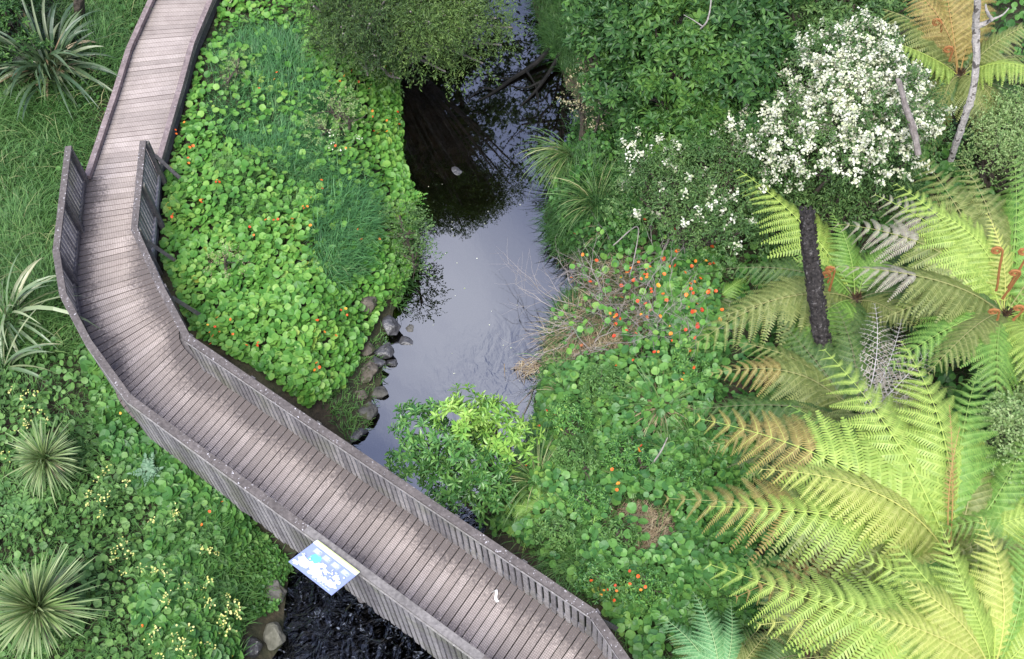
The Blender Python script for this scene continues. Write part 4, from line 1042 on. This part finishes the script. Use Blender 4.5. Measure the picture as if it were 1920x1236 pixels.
shrub('overhanging_tree', [(700, 20, 1.5, .8), (650, 60, .9, .7), (700, 90, .6, .5), (680, -60, 2.0, 1.0), (620, 10, 1.2, .6), (800, -60, 1.8, .9), (745, 110, .1, .35), (760, 60, .9, .55), (720, 135, -.2, .25), (645, 112, .4, .24), (690, 145, 0, .18), (600, 45, .9, .28), (750, 150, -.3, .16), (625, 80, .7, .22)], 300, 'spray', .085, .021, M_FINE,
      'dull fine leaved tree on the left bank at the top, with bare twigs beneath', 'tree', base=(675, 60), droop=.4, nleaf=12, bark=M_TWIG, sub=10)
shrub('overhanging_tree', [(800, 35, 1.5, .55), (860, 35, 1.3, .55), (830, 75, .9, .5), (895, 65, .9, .42), (775, 80, .8, .45), (910, 25, 1.2, .4), (800, 115, .3, .35), (870, 105, .4, .35), (930, 40, 1.0, .3), (850, -20, 1.6, .6), (940, 88, .4, .18), (960, 55, .7, .16), (905, 122, .1, .18), (835, 138, 0, .2)], 400, 'spray', .085, .021, M_FINEL,
      'lighter feathery branch of foliage hanging over the dark stream at the top', 'tree', base=(700, 20), droop=.35, nleaf=12, bark=M_TWIG, sub=10)
shrub('lemon_sapling', [(868, 790, .5, .42), (900, 770, .4, .34), (935, 800, .3, .38), (960, 830, .2, .4)], 260, 'whorl', .18, .062, M_LEMON, 'bright lemon green sapling with whorled leaves beside the inner railing', 'sapling', base=(930, 930), nleaf=9)
shrub('lemon_sapling', [(790, 800, .1, .40), (860, 850, .3, .45), (770, 860, -.2, .3), (900, 880, -.1, .42), (840, 910, -.3, .4), (925, 930, -.5, .35)], 420, 'whorl', .165, .06, M_LEMOND, 'darker lower sapling leaning over the water behind the inner railing', 'sapling', base=(925, 960), nleaf=9)
shrub('pale_leaf_shrub', [(1900, 820, 2.4, .5), (1930, 900, 2.4, .5), (1890, 870, 2.0, .3), (1960, 760, 2.2, .5)], 1100, 'spray', .05, .028, M_PALE, 'pale tiny leaved shrub at the right edge among the tree ferns', nleaf=8)
shrub('pale_leaf_shrub', [(1870, 270, 1.4, .5), (1910, 220, 1.6, .5), (1840, 310, 1.0, .35), (1930, 310, 1.4, .5)], 800, 'spray', .06, .028, M_PALE, 'loose light green shrub right of the pale dead tree', nleaf=8)
shrub('dark_shrub', [(20, 30, .8, .7), (60, 90, .3, .45), (-30, 120, .5, .6), (10, -40, 1, .8)], 520, 'whorl', .12, .05, M_BROAD, 'dark small leaved shrub in the top left corner behind the flax')
shrub('herb_bush', [(620, 205, .1, .35), (655, 225, .1, .3), (600, 245, .05, .3), (640, 190, .1, .3)], 420, 'spray', .05, .024, M_PALE, 'pale flowering herb bush inside the bright nasturtium patch', bloom=(.22, M_TAN, .022, 6, None), nleaf=7)
shrub('feathery_herb', [(450, 115, .1, .3), (440, 140, .05, .25)], 600, 'spray', .045, .012, M_PALE, 'feathery light green herb in the grass by the open boardwalk', nleaf=8)
shrub('feathery_herb', [(425, 490, .15, .28)], 500, 'spray', .045, .012, M_TAN, 'feathery yellowing herb in the nasturtiums near the boardwalk bend', nleaf=8)
shrub('bank_bush', [(770, 440, -.75, .42), (775, 480, -.8, .36), (750, 410, -.6, .35)], 620, 'spray', .055, .03, M_FINEG, 'leafy bush bulging over the left water edge', nleaf=7)
lobed(40, 955, 22, .55, M_WEED, 'bright cut leaved weed between the two cabbage trees')
lobed(275, 885, 16, .36, M_SILV, 'silvery cut leaved weed near the outer railing', w=.45)
lobed(200, 930, 18, .4, M_WEED, 'mid green cut leaved weed right of the smaller cabbage tree')
lobed(1038, 95, 7, .3, M_NASTR, 'few large leaves in the dark grass by the narrow water', w=.7)
lobed(770, 370, 9, .35, M_NAST, 'broad dock leaves leaning over the left water edge', w=.5)
lobed(735, 520, 8, .35, M_NAST, 'dock plant on the left bank above the wet rocks', w=.5)
for i, (x, y) in enumerate([(180, 955), (210, 905), (308, 975), (237, 1022), (398, 1035), (276, 1072), (320, 1102), (377, 1108), (417, 1160), (434, 1130), (447, 1155), (310, 1190), (335, 1215), (383, 1205), (35, 745), (60, 790), (20, 838)]):
    weed(x, y, .5, 'pale yellow flowering weed in the lower left herbs', 4, group='yellow flowering weeds')
weed(640, 260, .4, 'greenish white flowering weed in the bright nasturtium patch', 4, M_WHITE)

DRYT = [(1065, 470), (1190, 455), (1240, 540), (1215, 640), (1060, 690), (1030, 640), (1060, 560)]
grass('dry_straw', DRYT, 6500, (.22, .55), (.009, .016), M_DRY, 'dry brown grass under the tangle of bare twigs', 'dry grass', seed=41, lean=2.0, bend=.9)
grass('bank_weeds', DRYT, 1500, (.25, .5), (.012, .018), M_GRASSD, 'grass growing up through the tangle of bare twigs', seed=42)
for i, (x, y, r_, m_) in enumerate([(1070, 780, .3, M_NASTR), (1130, 720, .3, M_WEED), (1180, 850, .3, M_NASTR), (1075, 850, .26, M_WEED), (1290, 690, .3, M_NASTR), (1120, 1085, .28, M_LEMOND), (1210, 1100, .3, M_NASTR), (1040, 1000, .24, M_WEED), (1160, 1000, .24, M_WEED), (1280, 900, .26, M_NASTR), (1100, 940, .25, M_NASTR)]):
    shrub('low_bush', [(x, y, .0, r_), (x+18, y+12, -.1, r_*.8), (x-16, y+6, -.1, r_*.75)], 900, 'whorl', .085, .034, m_,
          'low leafy bush rising through the right bank nasturtiums', 'bush', group='low bushes on the right bank', nleaf=7)
for x, y, sd_ in ((1060, 735, 1), (1185, 905, 2), (1080, 1060, 3), (1255, 855, 4), (1140, 790, 5), (1300, 830, 6)):
    tuft('grass_tuft', x, y, .08, 90, (.45, .85), (.010, .018), M_GRASS if sd_ % 2 else M_SEDGE, 'grass tuft standing among the right bank nasturtiums', 'grass tuft', (.5, 1.5), (1.0, 2.3), 'grass', .2, 5, group='grass tufts on the right bank', dead=14)
# dead twigs with nasturtiums scrambling over them
P0 = onground(1190, 590, .1); root = thing('dead_twig_tangle', P0, 'tangle of bare grey twigs threaded with red nasturtium flowers', 'dead bush')
mb = MB(); tips = []
for q in range(75):
    b_ = onground(rng.uniform(1110, 1300), rng.uniform(500, 660), .1)
    d = A_([rng.normal(-.25, .6), rng.normal(.0, .5), rng.uniform(.5, 1.2)])
    twig(mb, b_, d, rng.uniform(.5, .9), .011, 2, .6, 0, tips, 4, 3)
for x, y, tx, ty in ((1075, 590, 960, 575), (1080, 570, 985, 540), (1075, 610, 1000, 640), (1070, 560, 1010, 530), (1080, 545, 1040, 500), (1070, 640, 985, 690)):
    a = onground(x, y, .2)+A_([0, 0, .2]); b_ = at(tx, ty, ZW+.35)
    twig(mb, a, b_-a, np.linalg.norm(b_-a)*.9, .010, 2, .45, 0, tips, 4, 4)
mb.obj('twigs', M_TWIG, root)
tp = A_([t[0] for t in tips]); tp = tp[(rng.random(len(tp)) < .16) & (seg_sd(tp[:, 0], tp[:, 1]) > .15)]
nz = up_normals(len(tp), .6); mb = MB(); inst(mb, DISC[0], DISC[1], tp, basis(np.cross(nz, rng.normal(0, 1, (len(tp), 3))), nz), rng.uniform(.03, .065, len(tp)))
mb.obj('leaves', M_NAST, root)
tp = A_([t[0] for t in tips]); sel = rng.permutation(len(tp))[:56]; tp = tp[sel]; tp = tp[seg_sd(tp[:, 0], tp[:, 1]) > .1]
nz = up_normals(len(tp), .5); mb = MB(); inst(mb, PETAL[0], PETAL[1], tp, basis(np.cross(nz, rng.normal(0, 1, (len(tp), 3))), nz), rng.uniform(.028, .043, len(tp)))
mb.obj('blossoms', M_RED, root)

# ------------------------------------------------------------------ tree ferns
o2 = dict
fern('tree_fern', 1782, 1040, 2.0, [
    (1310, 785, 2.6, 'lime', {'tip': 'brown'}), (1250, 935, 2.2, 'olive', {'tip': 'brown'}), (1427, 880, 3.2, 'yellow'), (1330, 950, 2.5, 'lime'), 
    (1545, 655, 2.9, 'lime'), (1690, 640, 3.0, 'lime'), (1835, 690, 2.8, 'green'), (1930, 790, 2.7, 'green'),
    (2020, 960, 2.8, 'lime'), (2020, 1130, 2.9, 'lime'), (1480, 760, 2.5, 'green'),
    (1620, 720, 2.4, 'olive'), (1430, 1010, 2.3, 'green'), (1940, 1060, 3.2, 'lime'), (1400, 850, 1.4, 'olive'), (1380, 1120, 1.3, 'brown'), (1500, 700, 1.5, 'olive'), (1780, 760, 3.3, 'brown', {'wid': .07, 'arch': .2, 'npl': 9, 'start': .3}), (1800, 800, 3.3, 'brown', {'wid': .06, 'arch': .2, 'npl': 9, 'start': .3})],
    'huge lime green tree fern with two rusty young fronds right of centre', 22, 2.45, ('lime', 'green', 'yellow', 'olive', 'green'))
fern('tree_fern', 1865, 1265, 2.6, [
    (1330, 1058, 3.0, 'lime', {'arch': .5}), (1423, 1172, 3.0, 'yellow'), (1575, 1228, 3.0, 'yellow'), (1490, 1100, 3.3, 'lime'), (1600, 1040, 3.3, 'lime'), (1700, 1090, 3.7, 'yellow'), (1795, 1080, 3.6, 'lime'), (1880, 1060, 3.4, 'lime'), (1765, 985, 3.5, 'lime', {'sweep': .12}), (1840, 970, 3.6, 'yellow', {'sweep': -.1}), (1660, 1000, 3.5, 'lime', {'sweep': .1}), (1920, 990, 3.4, 'green'), (1990, 1120, 3.2, 'lime'),
    (1620, 1150, 3.6, 'yellow'), (1540, 1330, 2.8, 'green'), (1700, 1400, 3, 'lime'), (1850, 1480, 3, 'lime'), (2050, 1300, 3, 'lime'), (1460, 1240, 2.6, 'olive')],
    'pale lime tree fern rising past the bottom right corner', 8, 2.2, ('green', 'lime', 'olive'))
fern('tree_fern', 1885, 590, 1.8, [
    (1570, 500, 2.4, 'olive', {'tip': 'grey'}), (1570, 420, 2.2, 'olive', {'tip': 'grey'}), (1640, 365, 2.4, 'lime', {'tip': 'grey'}), (1722, 290, 2.3, 'olive'), (1680, 345, 2.7, 'lime'), (1800, 300, 2.5, 'olive'), (1900, 290, 2.5, 'green'), (1990, 370, 2.6, 'olive'),
    (2060, 500, 2.5, 'green'), (2060, 660, 2.5, 'lime'), (1960, 760, 2.6, 'lime'), (1870, 790, 2.5, 'green'), (1740, 700, 2.5, 'olive'), (1650, 600, 2.1, 'olive'), (1760, 400, 2.9, 'lime'), (1850, 400, 3.0, 'yellow', {'wid': .16}), (1660, 690, 2.2, 'green')],
    'olive and lime tree fern with rusty fiddleheads at the right edge', 14, 2.0, ('green', 'olive', 'lime', 'dark'), fid=[(1880, 560, 2.6, .7, (.05, -.1)), (1868, 545, 2.6, .9, (-.15, .1)), (1890, 540, 2.6, .8, (.12, .05)), (1900, 600, 2.5, .3, (.2, -.1)), (1870, 600, 2.5, .25, (-.2, -.1))])
fern('tree_fern', 1605, 560, .9, [
    (1385, 318, 1.7, 'lime', {'arch': .25}), (1350, 595, 1.3, 'olive'), (1355, 505, 1.0, 'dark'), (1290, 655, 1.0, 'olive'), (1440, 700, 1.0, 'green'), (1560, 400, 1.6, 'green'), (1700, 450, 1.6, 'green'), (1720, 620, 1.4, 'olive'), (1560, 690, 1.0, 'dark'), (1480, 470, 1.5, 'green')],
    'tree fern behind the black stump with one bright frond pointing up', 8, 1.7, ('dark', 'dark', 'olive'), fid=[(1555, 545, 1.5, .55, (0, 0)), (1552, 530, 1.4, .15, (.2, .1))])
fern('tree_fern', 1610, 795, .9, [
    (1335, 700, 1.4, 'olive', {'tip': 'brown'}), (1370, 640, 1.2, 'olive'), (1330, 840, 1.1, 'olive', {'tip': 'brown'}), (1450, 590, 1.3, 'dark'), (1560, 560, 1.4, 'dark'), (1690, 600, 1.6, 'grey', {'nake': .75}), (1760, 640, 1.7, 'grey', {'nake': .8}), (1640, 570, 1.6, 'grey', {'nake': .7}), (1400, 900, 1.1, 'olive'), (1290, 770, .9, 'dark')],
    'older olive tree fern below the black stump with grey dead fronds', 8, 1.8, ('dark', 'olive'))
fern('tree_fern', 1800, 140, 1.6, [
    (1648, 72, 2.8, 'lime', {'arch': .1}), (1690, -30, 2.8, 'brown'), (1765, -70, 2.9, 'brown'), (1860, -60, 2.8, 'brown'), (1950, 40, 2.7, 'olive'), (1970, 150, 2.5, 'lime'), (1860, 300, 1.2, 'olive'), (1750, 290, 1.1, 'olive'), (1680, 230, 1.2, 'dark'), (1930, 240, 1.4, 'olive'), (1620, 10, 2.2, 'olive'), (1740, 30, 3.2, 'brown', {'wid': .12})],
    'brownish tree fern behind the pale dead tree at the top right', 8, 1.9, ('olive', 'dark'), fid=[(1780, 115, 2.8, .25, (0, 0)), (1765, 60, 2.7, .2, (-.2, .2))])
fern('tree_fern', 1350, 1290, 1.0, [
    (1232, 1150, .9, 'blue'), (1300, 1110, 1.1, 'blue'), (1370, 1130, 1.0, 'blue'), (1450, 1170, .9, 'olive'), (1490, 1240, .9, 'olive'), (1210, 1240, .9, 'blue'), (1270, 1340, .9, 'blue'), (1430, 1360, .9, 'olive')],
    'small blue green fern at the bottom edge by the boardwalk', 6, 1.3, ('olive', 'dark'), trunk=True, cat='fern')
fern('tree_fern', 1960, 1000, 2.2, [(1880, 930, 2.3, 'green'), (1850, 1000, 2.2, 'green'), (1900, 1090, 2.2, 'green')], 'mostly hidden green fern at the right frame edge', 7, 1.7, ('green', 'olive', 'dark'))
fern('tree_fern', 1520, 1230, 1.1, [(1440, 1120, 1.0, 'dark'), (1540, 1110, 1.1, 'olive'), (1400, 1200, .9, 'olive'), (1500, 1330, 1, 'dark')], 'dark fern under the huge lime one at the bottom', 8, 1.5, ('dark', 'olive'), cat='fern')
for x, y, lb in ((1345, 560, 'small dark ground fern left of the black stump'), (1440, 860, 'small ground fern shaded under the huge tree fern'), (1010, 960, 'small ground fern beside the sedge and inner railing'), (1700, 430, 'small dark ground fern right of the black stump')):
    P = onground(x, y, .3); fz = float(P[2])+.25
    fern('ground_fern', x, y, fz, [], lb, 9, .75, ('dark', 'green') if x != 1010 else ('green',), trunk=False, cat='fern')

# ------------------------------------------------------------------ dead trunks and branches
def trunk_thing(name, pts, rad, mat, label, cat, branches=(), n=12, wob=.08, knob=0):
    P = smooth_path([at(*q) for q in pts], 6)
    root = thing(name, P[0], label, cat); mb = MB()
    tube(mb, P, np.interp(np.linspace(0, 1, len(P)), np.linspace(0, 1, len(rad)), rad), n, 0, wob)
    if knob:     # old frond scars stand off the trunk
        k = rng.integers(0, len(P)-1, knob); a = rng.uniform(0, 2*PI, knob)
        rr = np.interp(k/(len(P)-1), np.linspace(0, 1, len(rad)), rad)
        f = rng.random((knob, 1)); c = P[k]*(1-f)+P[k+1]*f+np.stack([np.cos(a), np.sin(a), a*0], 1)*rr[:, None]*.93
        d = nrm(np.stack([np.cos(a), np.sin(a), a*0+.9], 1))
        inst(mb, LEAF[0], LEAF[1], c, basis(d, np.stack([np.cos(a), np.sin(a), a*0], 1)), np.full((knob, 3), .055)*A_([1, 1.1, 1]))
    mb.obj('trunk', mat, root)
    for bp_, br in branches:
        Q = smooth_path([at(*q) for q in bp_], 4); mb = MB(); tube(mb, Q, np.linspace(br, br*.4, len(Q)), 7, 0, .1); mb.obj('branch', mat, root)
    return root
M_BLACK = plain('charred_fern_trunk', (.010, .009, .009), (.06, .052, .048), 22, .95, 1.0, ((.13, .12, .115), 18, .60))
trunk_thing('fern_stump', [(1562, 830, .1), (1548, 700, 1.0), (1530, 560, 2.0), (1517, 460, 2.8), (1513, 398, 3.3)], [.145, .14, .13, .115, .10], M_BLACK, 'bare black tree fern stump standing among the fronds', 'stump', [([(1513+dx, 402, 3.28), (1513+dx*1.15, 396-dy, 3.36), (1513+dx*1.2, 390-dy, 3.42+dy*.004)], .022) for dx, dy in ((-11, 3), (-4, 0), (5, 4), (12, -2), (0, -4))], n=18, wob=.10, knob=520)
trunk_thing('dead_tree', [(1783, 300, 1.9), (1795, 262, 2.5), (1812, 210, 3.1), (1824, 170, 3.5), (1831, 110, 4.0), (1829, 60, 4.4), (1833, 0, 5.0), (1838, -70, 5.6)], [.055, .058, .062, .056, .062, .054, .045], M_PALEBARK, 'pale leaning dead tree with a broken fork at the top right', 'tree',
            [([(1831, 50, 4.5), (1850, 42, 4.6), (1862, 36, 4.7)], .055), ([(1860, 38, 4.7), (1850, 20, 4.9), (1848, 8, 5.0)], .03), ([(1862, 36, 4.7), (1880, 28, 4.8), (1892, 15, 4.9)], .02)], 12, .1)
trunk_thing('dead_stake', [(1722, 290, 2.6), (1712, 240, 3.0), (1698, 200, 3.3), (1686, 155, 3.7), (1680, 148, 3.75)], [.05, .06, .05, .045, .02], M_GREYBARK, 'grey broken branch poking out of the white blossom', 'branch', n=9)
trunk_thing('old_trunk', [(150, 40, -.2), (148, 5, .6), (150, -40, 1.4)], [.14, .12, .11], M_BARK, 'brown tree trunk at the top beside the big flax', 'tree', n=10)
trunk_thing('branch_reflection', [(1030, 92, ZW+.25), (1005, 118, ZW+.12), (960, 148, ZW+.05), (915, 180, ZW), (860, 205, ZW-.06)], [.065, .06, .05, .032, .012], M_REFLECT, 'dark branch shape standing in for a tree reflection off the right bank', 'branch',  # solid black shape in place of a mirrored tree silhouette
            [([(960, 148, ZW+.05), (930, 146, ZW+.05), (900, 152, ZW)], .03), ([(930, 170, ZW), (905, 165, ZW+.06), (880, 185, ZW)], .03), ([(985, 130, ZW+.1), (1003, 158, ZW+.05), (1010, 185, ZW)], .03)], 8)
trunk_thing('branch_reflection', [(1050, 100, ZW+.25), (1030, 135, ZW+.1), (1005, 170, ZW+.05), (975, 200, ZW)], [.055, .048, .036, .012], M_REFLECT, 'shorter dark branch shape standing in for a reflection beside the long one', 'branch',  # second modelled reflection silhouette, shorter
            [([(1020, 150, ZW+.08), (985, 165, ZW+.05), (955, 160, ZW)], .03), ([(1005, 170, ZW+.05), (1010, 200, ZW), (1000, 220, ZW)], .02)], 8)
trunk_thing('bare_branch', [(1150, 460, -.2), (1195, 425, .3), (1190, 480, .4), (1180, 520, .3)], [.012, .012, .01, .006], M_TWIG, 'thin bare branch in front of the sparse white blossom', 'branch', n=6)
trunk_thing('bare_branch', [(1212, 915, -.4), (1218, 880, -.1), (1240, 845, .2), (1252, 820, .35)], [.02, .018, .014, .008], M_TWIG, 'thin pale stick in the right bank nasturtiums', 'branch', n=6)
trunk_thing('bare_branch', [(1280, 75, 2.4), (1318, 50, 3.0), (1330, 25, 3.2), (1335, -20, 3.4)], [.02, .018, .014, .01], M_TWIG, 'pale bare branch above the broadleaf shrubs', 'branch', [([(1318, 50, 3.0), (1300, 38, 3.1), (1282, 28, 3.1)], .012)], 6)
# raft of drowned grass and sticks against the right bank
P0 = at(1010, 682, ZW+.05); root = thing('driftwood', P0, 'raft of dead grass and sticks caught on the right water edge', 'driftwood')
mb = MB(); k = 150; a = rng.normal(-2.2, .9, k)
blades(mb, P0+rng.normal(0, .16, (k, 3))*A_([1.5, .6, .3]), a, rng.uniform(.15, .45, k), rng.uniform(.01, .02, k), rng.uniform(-.1, .5, k), rng.uniform(.2, 1.2, k), 3); mb.obj('dead_grass', M_DRY, root)
mb = MB()
for p in ([(1040, 690, ZW+.1), (1005, 722, ZW+.05), (985, 745, ZW), (965, 765, ZW)], [(1000, 725, ZW+.05), (990, 760, ZW+.02), (968, 800, ZW)], [(1040, 660, ZW+.1), (1000, 672, ZW+.12), (962, 690, ZW+.05)]):
    tube(mb, smooth_path([at(*q) for q in p], 4), .014, 5, 0, .1)
mb.obj('sticks', M_GREYBARK, root)

# ------------------------------------------------------------------ rocks
for a in [(692, 700, -1.35, (.27, .24, .24), M_ROCK, 'brown angular rock, the largest on the left water edge', 1, .8, .3),
          (690, 775, -1.45, (.24, .22, .22), M_ROCKG, 'grey angular rock nearest the inner railing on the left water edge', 2, .8, 1.2),
          (712, 736, -1.5, (.2, .16, .17), M_ROCKG, 'flat grey rock half in the water between two larger ones', 3, .6, .5),
          (676, 738, -1.35, (.14, .18, .16), M_ROCK, 'small brown rock behind the flat grey one', 4, .8, .5),
          (690, 655, -1.2, (.2, .14, .15), M_ROCK, 'pale brown rock at the foot of the nasturtiums', 5, .7, .9),
          (732, 610, -1.35, (.22, .26, .2), M_WET, 'dark wet slab below the left bank', 6, .7, .4),
          (722, 655, -1.4, (.26, .24, .18), M_WET, 'black wet boulder beside the water on the left bank', 7, .7, 1.0),
          (736, 680, -1.5, (.17, .1, .1), M_WET, 'pointed black stone dipping into the water', 8, .6, -.3),
          (705, 680, -1.35, (.2, .16, .15), M_WET, 'low wet black rock between the boulder and the brown rock', 9, .7, .2),
          (770, 615, -1.55, (.13, .1, .08), M_ROCKG, 'small mossy stone standing in the water off the left bank', 10, .6, .2),
          (760, 640, -1.55, (.2, .12, .1), M_WET, 'long dark stone reaching into the stream', 18, .6, -.4),
          (672, 815, -1.5, (.22, .14, .14), M_WET, 'dark rock half hidden by the inner railing', 11, .7, .5),
          (512, 1190, -1.35, (.24, .26, .26), M_ROCKW, 'squarish rock with white lichen beside the rapids', 12, .8, .4),
          (518, 1108, -1.35, (.22, .26, .22), M_ROCKG, 'mossy rock beside the rapids behind the lichen one', 13, .8, .9),
          (470, 1215, -1.25, (.24, .22, .2), M_WET, 'dark rock left of the lichen one', 14, .7, .1),
          (857, 322, -1.57, (.13, .16, .10), M_WET, 'lone grey stone in the middle of the dark stream', 15, .6, .5),
          (690, 575, -1.1, (.22, .2, .3), M_ROCK, 'brown bank stone under the nasturtium edge', 16, 1.0, .5),
          (1080, 500, -1.5, (.2, .16, .15), M_WET, 'dark stone under the overhanging sedge on the right bank', 17, .7, .5)]:
    rock(*a)
# stones on the stream bed, seen through the shallow water
bm_bed = MB()
q, _, _ = scatter([(755, 160), (880, 170), (900, 300), (800, 370), (765, 320)], 90, -.2, 77)
hex_ = A_([[math.cos(a)*(1+.2*math.sin(3*a)), math.sin(a), 0] for a in np.arange(7)/7*2*PI]+[[0, 0, .5]])
inst(bm_bed, hex_, [[(i, (i+1) % 7, 7) for i in range(7)]], q, basis(rng.normal(0, 1, (90, 3))*A_([1, 1, 0]), np.tile(A_([0, 0, 1.]), (90, 1))), rng.uniform(.08, .24, 90))
tag(bm_bed.obj('stream_stones', M_ROCK), 'brown stones on the shallow stream bed by the left bank', 'stones', None, 'stuff')
mb = MB(); P = at(rng.uniform(800, 1020, 26), rng.uniform(340, 760, 26), ZW+.004)
inst(mb, PETAL[0]*A_([1, 1, .02]), PETAL[1], P, basis(rng.normal(0, 1, (26, 3))*A_([1, 1, 0]), np.tile(A_([0, 0, 1.]), (26, 1))), rng.uniform(.006, .015, 26))
tag(mb.obj('foam', M_WHITE), 'tiny white petals and foam flecks drifting on the stream', 'flecks', None, 'stuff')
# small things
mb = MB(); c = at(927, 1118, .012); k = smooth_path([c+A_([-.03, .07, 0]), c+A_([.03, .09, .02]), c+A_([.035, .03, .035]), c+A_([.02, -.05, .01]), c+A_([.05, -.1, 0])], 5)
nn = A_([.6, .2, .1])*.035
mb.add(np.stack([k-nn, k+nn, k+nn+A_([0, 0, .003]), k-nn+A_([0, 0, .003])], 1).reshape(-1, 3), [[(i*4+j, i*4+(j+1) % 4, i*4+4+(j+1) % 4, i*4+4+j) for i in range(len(k)-1) for j in range(4)]])
tag(mb.obj('paper_scrap', flatm('white_paper', (.75, .74, .72))), 'crumpled white paper scrap dropped on the deck planks', 'litter')

# ------------------------------------------------------------------ trees beyond the top edge, mirrored in the stream
def tall_tree(px, py, hgt, spread, per, label, lean=(0, 0), seed=0, ll=.17):
    P0 = onground(px, py, 0); root = thing('streamside_tree', P0, label, 'tree'); mb = MB(); tips = []
    top = P0+A_([lean[0], lean[1], hgt*.8])
    pts = smooth_path([P0-A_([0, 0, .2]), P0*.6+top*.4+rng.normal(0, .2, 3)*A_([1, 1, 0]), top], 6)
    tube(mb, pts, np.linspace(.2, .05, len(pts)), 8, 0, .05)
    for q in range(26):
        j = rng.integers(4, len(pts)); d = nrm(rng.normal(0, 1, 3)*A_([1, 1, .5])+A_([0, 0, .35]))
        twig(mb, pts[j], d, spread*rng.uniform(.5, .9), .05, 2, .55, 0, tips, 5, 3)
    mb.obj('trunk', M_BARK, root)
    T = A_([t[0] for t in tips]); T = T[rng.random(len(T)) < per]
    T = np.repeat(T, 60, 0)+rng.normal(0, .24, (len(T)*60, 3)); n = len(T); mb = MB()
    inst(mb, LEAF4[0], LEAF4[1], T, basis(rng.normal(0, 1, (n, 3)), rng.normal(0, .6, (n, 3))+A_([0, 0, 1])), np.stack([np.full(n, ll*.4), np.full(n, ll), np.full(n, ll)], 1)*rng.uniform(.7, 1.3, (n, 1)))
    mb.obj('crown', M_FINE, root)
tall_tree(735, -150, 9.2, 2.1, .9, 'tall leafy tree on the left bank just upstream of the overhanging one')
tall_tree(800, -175, 9.2, 2.0, .9, 'second tall tree upstream, nearest the water', (.3, 0))
tall_tree(640, -130, 8.6, 2.0, .9, 'tall tree upstream farthest from the water')
tall_tree(1085, -90, 6.0, 1.6, .14, 'thinly leaved tree on the right bank upstream', (-.6, 0))

# ------------------------------------------------------------------ light
w = bpy.data.worlds.new('World'); sc.world = w; w.use_nodes = True
nt = w.node_tree; nt.nodes.clear()
SUN_EL, SUN_AZ = math.radians(58), math.radians(200)
sky = nt.nodes.new('ShaderNodeTexSky'); sky.sky_type = 'NISHITA'; sky.sun_disc = False
sky.sun_elevation = SUN_EL; sky.sun_rotation = SUN_AZ
tc = nt.nodes.new('ShaderNodeTexCoord')
cl = N(nt, 'ShaderNodeTexNoise', Scale=3.4, Detail=5, Roughness=.55, Distortion=.5); nt.links.new(tc.outputs['Generated'], cl.inputs['Vector'])
# the one big bright cloud over the stream, ragged by the same noise
rd = rays(870, 585); rd = nrm(rd*A_([1, 1, -1]))
dt = nt.nodes.new('ShaderNodeVectorMath'); dt.operation = 'DOT_PRODUCT'; dt.inputs[1].default_value = tuple(rd); nt.links.new(tc.outputs['Generated'], dt.inputs[0])
near = math_(nt, 'SUBTRACT', 1, math_(nt, 'DIVIDE', math_(nt, 'SUBTRACT', 1, dt.outputs['Value']), .012), None, True)
cf = math_(nt, 'ADD', math_(nt, 'MULTIPLY_ADD', cl.outputs[0], 2.1, -.72), math_(nt, 'MULTIPLY', near, .46))
cloud = ramp(nt, cf, [(.2, (1.9, 2.25, 3.7)), (.5, (3.0, 3.4, 5.2)), (.95, (8.0, 8.2, 9.4))])
c = mix(nt, .9, sky.outputs[0], cloud)
bg = nt.nodes.new('ShaderNodeBackground'); bg.inputs[1].default_value = .085; nt.links.new(c, bg.inputs[0])
o = nt.nodes.new('ShaderNodeOutputWorld'); nt.links.new(bg.outputs[0], o.inputs[0])
ld = bpy.data.lights.new('sun', 'SUN'); ld.energy = 2.0; ld.angle = math.radians(42); ld.color = (1, .97, .92)
lo = bpy.data.objects.new('sun', ld); COL.objects.link(lo)
d = Vector((math.sin(SUN_AZ)*math.cos(SUN_EL), math.cos(SUN_AZ)*math.cos(SUN_EL), math.sin(SUN_EL)))
lo.rotation_euler = d.to_track_quat('Z', 'Y').to_euler(); lo.location = (0, 0, 30)
sc.view_settings.view_transform = 'Standard'; sc.view_settings.look = 'None'; sc.view_settings.gamma = 1; sc.view_settings.exposure = 1.8
sc.cycles.max_bounces = 6; sc.cycles.diffuse_bounces = 1; sc.cycles.glossy_bounces = 3; sc.cycles.transparent_max_bounces = 6; sc.cycles.transmission_bounces = 3
sc.cycles.use_denoising = True
